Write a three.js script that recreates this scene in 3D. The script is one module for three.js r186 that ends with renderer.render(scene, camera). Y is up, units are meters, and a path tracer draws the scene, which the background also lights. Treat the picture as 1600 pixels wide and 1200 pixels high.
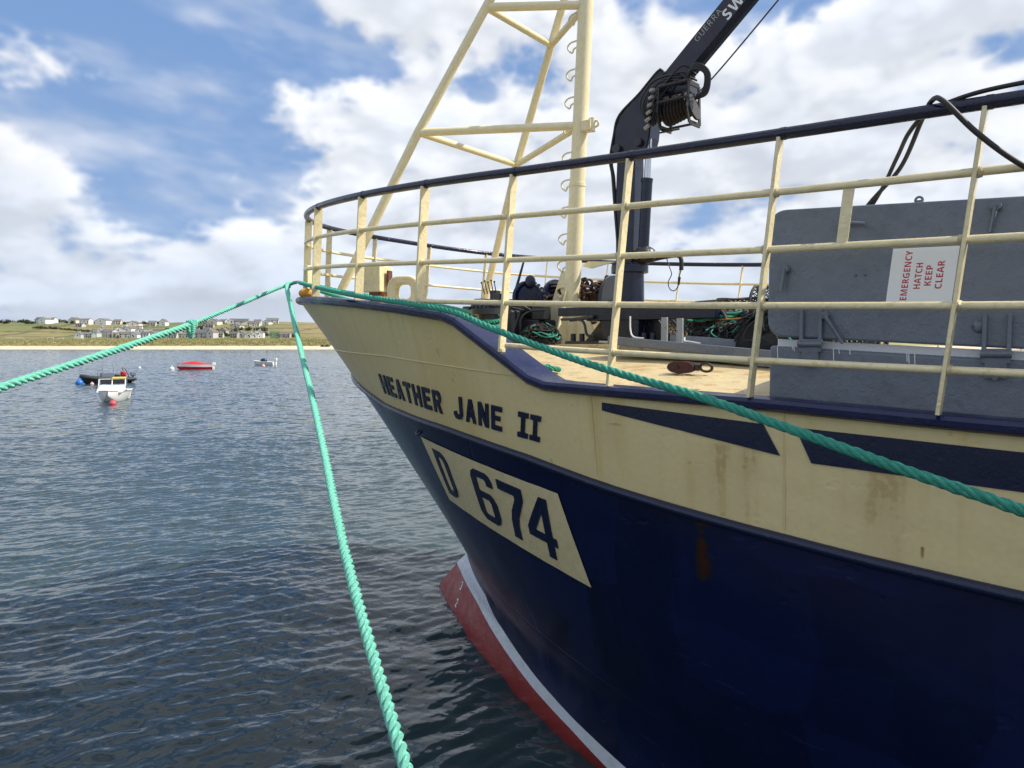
import * as THREE from 'three';
import { mergeGeometries, mergeVertices, toCreasedNormals } from 'three/addons/utils/BufferGeometryUtils.js';
import { RoundedBoxGeometry } from 'three/addons/geometries/RoundedBoxGeometry.js';
import { ImprovedNoise } from 'three/addons/math/ImprovedNoise.js';
import { FontLoader } from 'three/addons/loaders/FontLoader.js';

// ---------------------------------------------------------------- camera, sky, sun, exposure
const scene = new THREE.Scene();
const camera = new THREE.PerspectiveCamera(57.01, 4 / 3, 0.05, 6000);
camera.position.set(0, 3.7, 0);
camera.rotation.set(-Math.atan(61 / 1105), 0, 0);
const renderer = new THREE.WebGLRenderer({ antialias: true });
renderer.toneMapping = THREE.LinearToneMapping;
renderer.toneMappingExposure = 1.16;
renderer.shadowMap.enabled = true;
renderer.shadowMap.type = THREE.PCFSoftShadowMap;

const V = (x, y, z) => new THREE.Vector3(x, y, z);
const sunDir = V(0.68, 0.74, -0.06).normalize();
const sun = new THREE.DirectionalLight(new THREE.Color(1, 0.92, 0.79), 4.7);
sun.position.copy(sunDir).multiplyScalar(80); sun.target.position.set(0, 2, -8);
sun.castShadow = true; sun.shadow.radius = 1.2; sun.shadow.mapSize.set(4096, 4096);
Object.assign(sun.shadow.camera, { left: -40, right: 40, top: 40, bottom: -40, near: 1, far: 200 });
scene.add(sun, sun.target);

const perlin = new ImprovedNoise();
const noise = (x, y, z) => perlin.noise(x + 57.3, y + 113.7, z + 31.9);
function fbm(x, y, z, o, g = 0.5) { let a = 1, s = 0, n = 0; for (let i = 0; i < o; i++) { s += a * noise(x, y, z); n += a; a *= g; x = x * 2.03 + 5.1; y = y * 2.03 + 1.7; z = z * 2.03 + 9.2; } return s / n; }
const clamp = (x, a = 0, b = 1) => Math.min(b, Math.max(a, x));
const lerp = (a, b, t) => a + (b - a) * t;
const sstep = (a, b, x) => { const t = clamp((x - a) / (b - a)); return t * t * (3 - 2 * t); };
let seed = 20417;
const rnd = () => { seed = (seed + 0x6d2b79f5) | 0; let t = Math.imul(seed ^ (seed >>> 15), 1 | seed); t = (t + Math.imul(t ^ (t >>> 7), 61 | t)) ^ t; return ((t ^ (t >>> 14)) >>> 0) / 4294967296; };
const rr = (a, b) => a + (b - a) * rnd();

// sky: broken cumulus and grey layers over blue air
// patches [azimuth deg, elevation deg, half width, half height, amount]: clear (-) and cloudy (+) places
const patches = [
  [-30, 21, 9, 7, -0.50], [-36, 27, 8, 5, -0.30], [-25, 14, 6.5, 4, -0.40], [-29, 8.5, 5, 1.6, -0.22], [-20, 9.5, 5, 1.2, -0.16], [-18.5, 13.2, 4, 2.2, -0.26], [-16, 20.8, 5, 1.4, -0.36], [-10.5, 21.2, 3, 1.1, -0.26],
  [-32, 18.8, 2.8, 1.6, 0.34], [-27, 17, 2.8, 1.3, 0.28], [-22.5, 20.5, 5, 0.7, 0.20], [-24.5, 12.2, 3, 0.9, 0.22],
  [-11, 26.5, 9, 3.2, 0.50], [-36.5, 11.5, 4.6, 3.4, 0.55], [-13, 13, 6, 5, 0.24], [-5, 17.5, 5, 2.6, 0.26], [15, 24.8, 2.2, 1.8, -0.28], [21, 25, 6, 2.2, -0.42], [-2.5, 19.2, 1.4, 0.8, -0.34], [8, 14, 10, 6, 0.20], [30, 18, 12, 7, 0.20], [9, 22.5, 4, 1.6, 0.22], [3, 9, 14, 4, 0.16], [22, 15, 8, 5, 0.2],
];
function coverage(az, el) {
  let c = 0.045 + 0.26 * sstep(12, 3, el);
  for (const [a, e, wa, we, k] of patches) { const x = (az - a) / wa, y = (el - e) / we; const q = x * x + y * y; if (q < 9) c += k * Math.exp(-q); }
  return c;
}
function density(dx, dy, dz, az, el, oct) {
  const s = 3.6 / (0.50 + 1.0 * Math.min(0.5, Math.max(0, dy))), x = dx * s, z = dz * s, y = dy * s * 1.8;
  const w = 0.5 * noise(x * 1.1 + 3, y * 1.1, z * 1.1), w2 = 0.28 * noise(x * 3.1, y * 3.1 + 7, z * 3.1);
  const big = fbm(x * 0.9 + w, y * 0.9, z * 0.9 + w, 2);
  let bil = 0, am = 1, f = 2.3; for (let i = 0; i < oct; i++) { bil += am * (0.30 - Math.abs(noise(x * f + w2 + i * 3.1, y * f + 9, z * f + w))); am *= 0.58; f *= 2.07; }   // heaped billows, round side out
  return big * 0.70 + bil * 0.42 * (0.62 + 0.38 * sstep(4, 14, el)) + coverage(az, el);
}
const SW = 2048, SH = 1024, skyData = new Float32Array(SW * SH * 4);
for (let j = 0; j < SH; j++) {
  const el = ((j + 0.5) / SH - 0.5) * Math.PI, ed = el * 180 / Math.PI, ce = Math.cos(el), dy = Math.sin(el);   // row 0 at the bottom
  for (let i = 0; i < SW; i++) {
    const lon = ((i + 0.5) / SW - 0.5) * 2 * Math.PI, dx = ce * Math.cos(lon), dz = ce * Math.sin(lon), k = (j * SW + i) * 4;
    let r = 0.13, g = 0.16, b = 0.19;
    if (el > -0.03) {
      const az = Math.atan2(dx, -dz) * 180 / Math.PI, t = Math.pow(clamp(dy), 0.5);
      r = lerp(0.34, 0.085, t); g = lerp(0.48, 0.21, t); b = lerp(0.70, 0.50, t);
      const d = density(dx, dy, dz, az, ed, 7);
      const wisp = 0.75 * sstep(-0.05, 0.55, fbm(dx * 4.5 + dy * 5, dy * 13, dz * 4.5, 5, 0.6) + 0.12);
      let a = sstep(-0.08, 0.20, d); a = clamp(a + (1 - a) * wisp * 0.7);
      if (a > 0) {
        const d1 = density(dx, dy, dz, az, ed, 3), d2 = density(dx + 0.016, dy + 0.026, dz, az + 0.4, ed + 0.8, 3), tone = fbm(dx * 3.1 + 4, dy * 6, dz * 3.1, 3);   // thinner towards the sun means brighter
        const lit = clamp(sstep(-0.26, 0.30, d1 - d2) + 0.55 * (d - d1)), thick = sstep(0.15, 0.70, d1), cool = clamp((1 - lit) * 0.5 + 0.5 * thick + 0.75 * sstep(13, 2, ed));
        let br = lerp(0.67, 0.89, lit) * lerp(1.03, 0.92, thick) * (1 + 0.16 * tone);
        br *= lerp(0.95, 1, sstep(1, 15, ed)) * (1 + 0.10 * fbm(dx * 9, dy * 28, dz * 9, 3));
        br *= 1 + 0.35 * Math.pow(clamp(dx * sunDir.x + dy * sunDir.y + dz * sunDir.z), 6);
        r = lerp(r, br * lerp(0.97, 0.85, cool), a); g = lerp(g, br * lerp(0.985, 0.94, cool), a); b = lerp(b, br * lerp(1.02, 1.09, cool), a);
      }
      const hz = Math.exp(-Math.max(ed, 0) / 2.0) * 0.5; r = lerp(r, 0.46, hz); g = lerp(g, 0.54, hz); b = lerp(b, 0.68, hz);
    }
    skyData[k] = r; skyData[k + 1] = g; skyData[k + 2] = b; skyData[k + 3] = 1;
  }
}
const skyTex = new THREE.DataTexture(skyData, SW, SH, THREE.RGBAFormat, THREE.FloatType);
skyTex.mapping = THREE.EquirectangularReflectionMapping; skyTex.magFilter = THREE.LinearFilter; skyTex.minFilter = THREE.LinearFilter; skyTex.needsUpdate = true;
scene.background = skyTex; scene.environment = skyTex;

// ---------------------------------------------------------------- helpers
const used = {};
function numbered(name) { used[name] = (used[name] || 0) + 1; return used[name] === 1 ? name : name + '_' + String(used[name] - 1).padStart(3, '0'); }
function shade(o) { o.castShadow = true; o.receiveShadow = true; return o; }
function boxUV(g) { // metre uv from the dominant axis
  if (!g.attributes.normal) g.computeVertexNormals();
  const p = g.attributes.position, n = g.attributes.normal, uv = new Float32Array(p.count * 2);
  for (let i = 0; i < p.count; i++) {
    const ax = Math.abs(n.getX(i)), ay = Math.abs(n.getY(i)), az = Math.abs(n.getZ(i));
    let u, v; if (ay >= ax && ay >= az) { u = p.getX(i); v = p.getZ(i); } else if (ax >= az) { u = p.getZ(i); v = p.getY(i); } else { u = p.getX(i); v = p.getY(i); }
    uv[2 * i] = u; uv[2 * i + 1] = v;
  }
  g.setAttribute('uv', new THREE.BufferAttribute(uv, 2)); return g;
}
function join(list) {
  const gs = list.map((g) => { const q = g.index ? g.toNonIndexed() : g.clone(); for (const k of Object.keys(q.attributes)) if (k !== 'position' && k !== 'normal') q.deleteAttribute(k); if (!q.attributes.normal) q.computeVertexNormals(); return q; });
  return boxUV(gs.length === 1 ? gs[0] : mergeGeometries(gs));
}
function part(parent, name, geos, mat, label) {
  const g = Array.isArray(geos) ? join(geos) : geos;
  const m = shade(new THREE.Mesh(g, mat)); m.name = name; if (label) m.userData.label = label; parent.add(m); return m;
}
function sub(parent, name) { const g = new THREE.Group(); g.name = name; parent.add(g); return g; }
function thing(name, label, category, pos = [0, 0, 0], turn = 0, group) {
  const o = new THREE.Group(); o.name = numbered(name); o.position.set(...pos); o.rotation.y = turn; o.userData = { label, category }; if (group) o.userData.group = group; scene.add(o); return o;
}
function solo(name, geos, mat, label, category, group) { const m = part(scene, numbered(name), geos, mat); m.userData = { label, category }; if (group) m.userData.group = group; return m; }
function structure(name, geo, mat) { const m = part(scene, name, geo, mat); m.userData.kind = 'structure'; return m; }
const up = V(0, 1, 0);
function rod(a, b, r, r2 = r, seg = 12) { // cylinder between two points
  const d = b.clone().sub(a), L = d.length(), g = new THREE.CylinderGeometry(r2, r, L, seg);
  g.applyQuaternion(new THREE.Quaternion().setFromUnitVectors(up, d.normalize())); g.translate((a.x + b.x) / 2, (a.y + b.y) / 2, (a.z + b.z) / 2); return g;
}
function bar(a, b, wx, wy, ref = V(0, 0, 1), bev = 0.004) { // flat bar from a to b, wx along ref, wy across
  const d = b.clone().sub(a), L = d.length(); d.normalize();
  const x = ref.clone().sub(d.clone().multiplyScalar(ref.dot(d))).normalize(), z = new THREE.Vector3().crossVectors(x, d);
  const g = new RoundedBoxGeometry(wx, L, wy, 1, Math.min(bev, wx / 3, wy / 3));
  g.applyMatrix4(new THREE.Matrix4().makeBasis(x, d, z)); g.translate((a.x + b.x) / 2, (a.y + b.y) / 2, (a.z + b.z) / 2); return g;
}
function box(x, y, z, w, h, d, bev = 0.01, ry = 0, rz = 0) { const g = new RoundedBoxGeometry(w, h, d, 2, Math.min(bev, w / 3, h / 3, d / 3)); if (rz) g.rotateZ(rz); if (ry) g.rotateY(ry); g.translate(x, y, z); return g; }
function tube(pts, r, seg = 8, n, closed = false, tension = 0.5) { const c = new THREE.CatmullRomCurve3(pts, closed, 'catmullrom', tension); return new THREE.TubeGeometry(c, n || pts.length * 6, r, seg, closed); }
function polyTube(pts, r, seg = 10) { // follows the points exactly, with caps
  const c = new THREE.CurvePath(); for (let i = 0; i + 1 < pts.length; i++) c.add(new THREE.LineCurve3(pts[i], pts[i + 1]));
  return sweep(pts, Array.from({ length: seg }, (_, i) => [r * Math.cos(i / seg * 2 * Math.PI), r * Math.sin(i / seg * 2 * Math.PI)]), up);
}
function sweep(pts, prof, ref = up, cap = true) { // profile [across, along ref] carried along points
  const n = pts.length, m = typeof prof === 'function' ? prof(0).length : prof.length, pos = [], idx = [];
  for (let i = 0; i < n; i++) {
    const t = pts[Math.min(n - 1, i + 1)].clone().sub(pts[Math.max(0, i - 1)]).normalize();
    const x = new THREE.Vector3().crossVectors(t, ref).normalize(), y = new THREE.Vector3().crossVectors(x, t);
    const pf = typeof prof === 'function' ? prof(i) : prof;
    for (const [a, b] of pf) pos.push(pts[i].x + x.x * a + y.x * b, pts[i].y + x.y * a + y.y * b, pts[i].z + x.z * a + y.z * b);
  }
  for (let i = 0; i + 1 < n; i++) for (let j = 0; j < m; j++) { const a = i * m + j, b = i * m + (j + 1) % m, c = a + m, d = b + m; idx.push(a, b, c, b, d, c); }
  if (cap) for (let j = 1; j + 1 < m; j++) { idx.push(0, j + 1, j); const o = (n - 1) * m; idx.push(o, o + j, o + j + 1); }
  const g = new THREE.BufferGeometry(); g.setAttribute('position', new THREE.Float32BufferAttribute(pos, 3)); g.setIndex(idx);
  return toCreasedNormals(g, 0.7);
}
function grid(nu, nv, f, uvf) { // f(i/nu, j/nv) -> Vector3
  const pos = [], uv = [], idx = [];
  for (let j = 0; j <= nv; j++) for (let i = 0; i <= nu; i++) { const p = f(i / nu, j / nv); pos.push(p.x, p.y, p.z); if (uvf) uv.push(...uvf(p, i / nu, j / nv)); }
  for (let j = 0; j < nv; j++) for (let i = 0; i < nu; i++) { const a = j * (nu + 1) + i, b = a + 1, c = a + nu + 1, d = c + 1; idx.push(a, b, c, b, d, c); }
  const g = new THREE.BufferGeometry(); g.setAttribute('position', new THREE.Float32BufferAttribute(pos, 3)); if (uvf) g.setAttribute('uv', new THREE.Float32BufferAttribute(uv, 2)); g.setIndex(idx); g.computeVertexNormals(); return g;
}
function lathe(prof, seg = 20) { return new THREE.LatheGeometry(prof.map(([r, y]) => new THREE.Vector2(r, y)), seg); }
function extrude(pts, depth, bevel = 0.004) { const s = new THREE.Shape(pts.map(([x, y]) => new THREE.Vector2(x, y))); return new THREE.ExtrudeGeometry(s, { depth, bevelEnabled: bevel > 0, bevelSize: bevel, bevelThickness: bevel, bevelSegments: 1 }); }

// ---------------------------------------------------------------- textures and materials
const lin = (r, g, b) => new THREE.Color().setRGB(r, g, b);
function dataTex(n, m, f, srgb, wrap = true) {
  const d = new Uint8Array(n * m * 4);
  for (let j = 0; j < m; j++) for (let i = 0; i < n; i++) { const c = f(i / n, j / m); const k = (j * n + i) * 4; d[k] = clamp(c[0]) * 255; d[k + 1] = clamp(c[1]) * 255; d[k + 2] = clamp(c[2]) * 255; d[k + 3] = 255; }
  const t = new THREE.DataTexture(d, n, m); t.magFilter = THREE.LinearFilter; t.minFilter = THREE.LinearMipmapLinearFilter; t.generateMipmaps = true;
  if (wrap) t.wrapS = t.wrapT = THREE.RepeatWrapping; if (srgb) t.colorSpace = THREE.SRGBColorSpace; t.needsUpdate = true; return t;
}
// tileable noise: lattice that wraps at whole periods
const hashT = new Float32Array(65536); { let q = 977; for (let i = 0; i < 65536; i++) { q = (Math.imul(q, 1664525) + 1013904223) | 0; hashT[i] = ((q >>> 8) & 65535) / 32767.5 - 1; } }
function pnoise(x, y, p, sd) { const xi = Math.floor(x), yi = Math.floor(y), fx = x - xi, fy = y - yi, u = fx * fx * (3 - 2 * fx), v = fy * fy * (3 - 2 * fy), m = (a) => ((a % p) + p) % p, x0 = m(xi), x1 = m(xi + 1), y0 = m(yi), y1 = m(yi + 1), H = (a, b) => hashT[(Math.imul(a, 7919) + Math.imul(b, 104729) + sd * 3571) & 65535]; return lerp(lerp(H(x0, y0), H(x1, y0), u), lerp(H(x0, y1), H(x1, y1), u), v); }
function tnoise(u, v, f, o, sd = 1) { let s = 0, a = 1, n = 0, p = Math.round(f); for (let i = 0; i < o; i++) { s += a * pnoise(u * p, v * p, p, sd + i); n += a; a *= 0.5; p *= 2; } return 0.8 * s / n; }
const paintBump = dataTex(512, 512, (u, v) => { const a = tnoise(u, v, 14, 4), b = tnoise(u + 0.3, v, 46, 2), c = tnoise(u, v + 0.6, 5, 3); const chip = sstep(0.22, 0.30, tnoise(u + 0.4, v + 0.2, 9, 5)); const h = 0.55 + 0.35 * a + 0.25 * b + 0.2 * c - 0.4 * chip; return [h, h, h]; });
const roughMap = dataTex(256, 256, (u, v) => { const h = 0.72 + 0.5 * tnoise(u, v, 7, 5); return [h, h, h]; });
const rep = (t, x, y = x) => { const c = t.clone(); c.repeat.set(x, y); c.needsUpdate = true; return c; };
const bump2 = rep(paintBump, 2.2), bump1 = rep(paintBump, 0.8), rough1 = rep(roughMap, 1.3);
function paint(color, o = {}) { return new THREE.MeshPhysicalMaterial({ color, roughness: 0.5, bumpMap: bump2, bumpScale: 0.0015, roughnessMap: rough1, side: THREE.DoubleSide, ...o }); }
// speckled tone map: weathered paint with small stains and rust freckles
function weather(base, stain, amt, rust = 0, n = 512, f = 6) {
  return dataTex(n, n, (u, v) => {
    const a = tnoise(u, v, f, 5), b = tnoise(u + 0.37, v + 0.11, f * 4, 3), s = clamp(sstep(0.05, 0.45, a) * amt + 0.10 * amt * b);
    const r = rust ? sstep(0.33, 0.42, tnoise(u + 0.7, v + 0.5, f * 3, 4)) * rust : 0;
    return [0, 1, 2].map((i) => lerp(lerp(base[i], stain[i], s), [0.42, 0.22, 0.10][i], r) * (1 + 0.05 * b));
  }, true);
}
const M = {};
M.rail = paint(0xffffff, { map: weather([0.895, 0.845, 0.68], [0.82, 0.755, 0.58], 0.45, 0.12, 512, 10), roughness: 0.42, bumpScale: 0.003 });
M.mast = paint(0xffffff, { map: weather([0.90, 0.86, 0.71], [0.84, 0.78, 0.60], 0.4), roughness: 0.45, bumpScale: 0.0006 });
M.navy = paint(lin(0.004, 0.010, 0.042), { roughness: 0.38 });
M.cap = paint(0xffffff, { map: weather([0.055, 0.095, 0.265], [0.16, 0.20, 0.36], 0.40, 0.10, 512, 10), roughness: 0.42 });
M.toprail = paint(0xffffff, { map: weather([0.065, 0.085, 0.20], [0.12, 0.14, 0.25], 0.5, 0.06, 512, 10), roughness: 0.30, bumpScale: 0.0022 });
M.crane = paint(lin(0.0035, 0.007, 0.025), { roughness: 0.40, bumpScale: 0.0006 });
M.hatch = paint(0xffffff, { map: weather([0.42, 0.455, 0.505], [0.36, 0.395, 0.45], 0.6, 0.06, 512, 8), roughness: 0.42, bumpScale: 0.0022 });
M.white = paint(lin(0.78, 0.79, 0.80), { roughness: 0.4 });
M.galv = paint(0xffffff, { map: weather([0.60, 0.61, 0.61], [0.44, 0.44, 0.43], 0.7, 0.3), roughness: 0.5, metalness: 0.25 });
M.steel = new THREE.MeshPhysicalMaterial({ color: lin(0.55, 0.57, 0.60), metalness: 1, roughness: 0.18 });
M.rubber = new THREE.MeshStandardMaterial({ color: lin(0.018, 0.018, 0.02), roughness: 0.55 });
M.dark = paint(lin(0.022, 0.024, 0.03), { roughness: 0.5 });
M.redIron = paint(0xffffff, { map: weather([0.26, 0.09, 0.08], [0.13, 0.09, 0.08], 0.9), roughness: 0.7, bumpScale: 0.003 });
M.chain = paint(0xffffff, { map: weather([0.27, 0.16, 0.11], [0.14, 0.095, 0.08], 0.9), roughness: 0.9, bumpScale: 0.004 });
M.rust = paint(0xffffff, { map: weather([0.40, 0.24, 0.15], [0.22, 0.13, 0.09], 0.8), roughness: 0.85, bumpScale: 0.006 });
M.wornSteel = paint(0xffffff, { map: weather([0.13, 0.12, 0.125], [0.24, 0.16, 0.12], 0.8), roughness: 0.7, bumpScale: 0.003 });
M.drum = paint(0xffffff, { map: weather([0.14, 0.10, 0.085], [0.09, 0.07, 0.065], 0.8), roughness: 0.8, bumpScale: 0.004 });
const ropeMap = weather([0.45, 0.80, 0.72], [0.64, 0.77, 0.66], 1.0, 0.24, 256, 7);
M.rope = new THREE.MeshStandardMaterial({ side: THREE.DoubleSide, map: rep(ropeMap, 3), roughness: 0.8, bumpMap: rep(paintBump, 14), bumpScale: 0.002 });
M.ropeDark = new THREE.MeshStandardMaterial({ side: THREE.DoubleSide, map: rep(weather([0.20, 0.59, 0.51], [0.42, 0.68, 0.58], 0.8, 0, 256, 10), 3), roughness: 0.8, bumpMap: rep(paintBump, 14), bumpScale: 0.002 });
M.orange = new THREE.MeshStandardMaterial({ color: lin(0.62, 0.28, 0.03), roughness: 0.7 });
M.glass = new THREE.MeshPhysicalMaterial({ color: lin(0.8, 0.85, 0.9), transmission: 1, thickness: 0, roughness: 0.03, ior: 1.45, side: THREE.DoubleSide });
M.red = new THREE.MeshPhysicalMaterial({ color: lin(0.55, 0.02, 0.03), roughness: 0.4 });
M.gel = new THREE.MeshPhysicalMaterial({ color: lin(0.80, 0.80, 0.77), roughness: 0.28, side: THREE.DoubleSide });
M.yellow = new THREE.MeshStandardMaterial({ color: lin(0.72, 0.55, 0.05), roughness: 0.6 });
M.ribTube = new THREE.MeshPhysicalMaterial({ color: lin(0.03, 0.032, 0.035), roughness: 0.5 });
M.blueBuoy = new THREE.MeshPhysicalMaterial({ color: lin(0.03, 0.16, 0.5), roughness: 0.4 });
M.pinkBuoy = new THREE.MeshPhysicalMaterial({ color: lin(0.65, 0.06, 0.09), roughness: 0.45 });
M.paleFloat = new THREE.MeshPhysicalMaterial({ color: lin(0.7, 0.45, 0.38), roughness: 0.5 });

// hull plating maps, uv = metres along the side and metres up
function plate(n, m, su, sv, f) { return dataTex(n, m, (u, v) => f(u * su, v * sv), true, false); }
const creamMap = plate(2048, 512, 10, 2, (s, y) => { // y = height - 2.4
  const h = y + 2.4, st = fbm(s * 0.9, h * 0.25, 1, 4), str = fbm(s * 9, h * 0.5, 4, 4), bl = fbm(s * 4, h * 4, 7, 5), fine = fbm(s * 26, h * 26, 2, 3);
  let yel = clamp(0.35 * sstep(0.0, 0.35, st + 0.35 * str) + 0.2 * sstep(0.05, 0.4, str) + 0.15 * bl);
  let rustv = 0;
  for (const [cx, top, len, wd, k] of [[3.42, 4.02, 0.40, 0.035, 0.35], [3.62, 4.0, 0.3, 0.02, 0.25], [6.42, 3.1, 0.45, 0.16, 0.35], [6.6, 3.2, 0.6, 0.07, 0.4], [7.35, 3.05, 0.5, 0.15, 0.35], [5.7, 3.3, 0.35, 0.05, 0.28], [7.52, 2.66, 0.06, 0.008, 1.2], [5.72, 3.18, 0.02, 0.05, 0.8], [6.65, 3.35, 0.35, 0.012, 0.6]]) {
    const wob = 0.6 * wd * fbm(h * 5, cx * 9, 3, 2), dx = (s - cx - wob) / wd, dy = (top - h) / len;
    if (dy > -0.1 && dy < 1.3 && Math.abs(dx) < 2) rustv += k * Math.exp(-dx * dx * 1.6) * sstep(-0.06, 0.04, dy) * sstep(1.3, 0.3, dy) * (0.65 + 0.6 * clamp(str + 0.3) + 0.3 * bl);
  }
  const spot = sstep(0.40, 0.46, fbm(s * 7, h * 7, 11, 5));
  const c = [0.835, 0.775, 0.585], yl = [0.765, 0.675, 0.425], ru = [0.52, 0.39, 0.20];
  return c.map((q, i) => lerp(lerp(lerp(q, yl[i], yel), ru[i], clamp(rustv) * (0.45 + 0.75 * sstep(-0.05, 0.22, str + 0.4 * bl + 0.5 * fine))), ru[i], spot * 0.2) * (1 + 0.035 * fine + 0.02 * bl));
});
const creamBump = plate(1024, 256, 10, 2, (s, h) => { const c = 0.5 + 0.28 * fbm(s * 2.2, h * 2.2, 5, 5) + 0.16 * sstep(0.03, 0.0, Math.abs(fbm(s * 3 + 4, h * 3, 9, 3))) * sstep(0.0, 0.3, fbm(s, h, 6, 2)) + 0.22 * sstep(0.36, 0.38, fbm(s * 5, h * 5, 14, 5)) + 0.12 * fbm(s * 30, h * 30, 1, 2); return [c, c, c]; });
const navyMap = plate(1024, 512, 10, 4, (s, y) => {
  const h = y - 0.6, bl = fbm(s * 3, h * 3, 7, 5), str = fbm(s * 8, h * 0.5, 2, 4), fine = fbm(s * 22, h * 22, 3, 3);
  const dull = clamp(0.30 * sstep(0, 0.4, bl) + 0.3 * sstep(0.1, 0.45, str));
  let rv = 0;
  for (const [cx, top, len, wd, k] of [[6.26, 2.72, 0.16, 0.10, 1.4], [6.30, 2.62, 0.55, 0.05, 0.8], [6.33, 2.6, 1.1, 0.08, 0.3]]) { const dx = (s - cx - 0.7 * wd * fbm(h * 6, cx, 3, 2)) / wd, dy = (top - h) / len; if (dy > -0.2 && dy < 1.3) rv += k * Math.exp(-dx * dx) * sstep(1.3, 0.2, dy) * (0.55 + 0.9 * clamp(bl + 0.35)); }
  const tp = fbm(Math.floor(s * 2.3 + 0.4 * fbm(s * 2, h * 2, 1, 2)) * 3.7, Math.floor(h * 2.1 + 0.4 * fbm(s * 2, h * 2, 8, 2)) * 2.9, 5, 1), sc = sstep(0.30, 0.36, fbm(s * 2.5, h * 22, 15, 4)) * sstep(0.0, 0.25, fbm(s * 0.8, h * 1.4, 17, 2));
  const c = [0.026 + 0.012 * tp, 0.076 + 0.03 * tp + 0.05 * sc, 0.225 + 0.06 * tp + 0.06 * sc].map((q, i) => q + (i ? 0 : 0.04 * sc)), d = [0.055, 0.108, 0.265], ru = [0.20, 0.105, 0.065];
  return c.map((q, i) => lerp(lerp(q, d[i], dull), ru[i], clamp(rv) * sstep(0.38, 0.62, 0.5 * clamp(rv) + 0.55 * bl + 0.35 * fine + 0.5 * str + 0.12)) * (1 + 0.10 * fine));
});
const navyBump = plate(1024, 512, 10, 4, (s, h) => { const c = 0.5 + 0.3 * fbm(s * 1.6, h * 1.6, 5, 4) + 0.1 * fbm(s * 22, h * 22, 1, 3) + 0.25 * sstep(0.34, 0.38, fbm(s * 6, h * 6, 12, 4)) + [4.15, 6.05, 7.95].reduce((q, x) => q + 0.3 * Math.exp(-Math.pow((s - x - 0.01 * fbm(h * 9, x, 1, 2)) / 0.012, 2)), 0) + 0.3 * Math.exp(-Math.pow((h - 1.75 + 0.05 * s + 0.008 * fbm(s * 9, 2, 1, 2)) / 0.012, 2)); return [c, c, c]; });
M.cream = new THREE.MeshPhysicalMaterial({ map: creamMap, bumpMap: creamBump, bumpScale: 0.006, roughness: 0.42, side: THREE.DoubleSide });
M.hullNavy = new THREE.MeshPhysicalMaterial({ map: navyMap, bumpMap: navyBump, bumpScale: 0.006, roughness: 0.26, specularIntensity: 0.75, side: THREE.DoubleSide });
M.boot = paint(0xffffff, { map: weather([0.84, 0.87, 0.90], [0.72, 0.76, 0.80], 0.5), roughness: 0.4, bumpMap: bump1, bumpScale: 0.003 });
M.antifoul = paint(0xffffff, { map: weather([0.56, 0.185, 0.17], [0.46, 0.16, 0.15], 0.8), roughness: 0.62, bumpMap: bump1, bumpScale: 0.004 });
M.deck = paint(0xffffff, { map: weather([0.77, 0.70, 0.53], [0.66, 0.53, 0.35], 0.8, 0.3, 512, 5), roughness: 0.7, bumpScale: 0.003 });
M.letter = paint(lin(0.0035, 0.010, 0.042), { roughness: 0.45 });
M.panelCream = paint(0xffffff, { map: weather([0.83, 0.78, 0.61], [0.76, 0.69, 0.48], 0.4), roughness: 0.45 });

// ---------------------------------------------------------------- the sea
const waves = [];
for (let i = 0; i < 96; i++) {
  const L = 0.22 * Math.pow(36, Math.pow(rnd(), 2.0)), a = 0.10 + rr(-1, 1) * (0.45 + 0.95 * rnd()), k = 2 * Math.PI / L;
  waves.push([Math.sin(a) * k, Math.cos(a) * k, rr(0, 6.28), 0.0040 * Math.pow(L, 0.85) / (1 + 0.5 * L)]);
}
function waveH(x, z, minL) {
  const gust = 0.95 + 0.3 * fbm(x * 0.09, z * 0.13, 2, 2);
  let h = 0; for (const [kx, kz, p, a] of waves) { const kk = kx * kx + kz * kz; if (kk > (6.28 / minL) * (6.28 / minL)) continue; const s = Math.sin(kx * x + kz * z + p + 1.3 * Math.sin(0.47 * x + 0.3 * z + p) + 0.9 * Math.sin(1.1 * x - 0.7 * z + 2.3 * p)); h += a * (s + 0.25 * s * s); }
  return h * gust * (minL < 0.5 ? 1 : 1.25 + 0.5 * minL) - 0.01;
}
function waterPatch(x0, x1, z0, z1, d, minL) { const nx = Math.round((x1 - x0) / d), nz = Math.round((z1 - z0) / d); return grid(nx, nz, (u, v) => { const x = lerp(x0, x1, u), z = lerp(z0, z1, v); return V(x, minL ? waveH(x, z, minL) : 0, z); }, (p) => [p.x, p.z]); }
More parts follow.
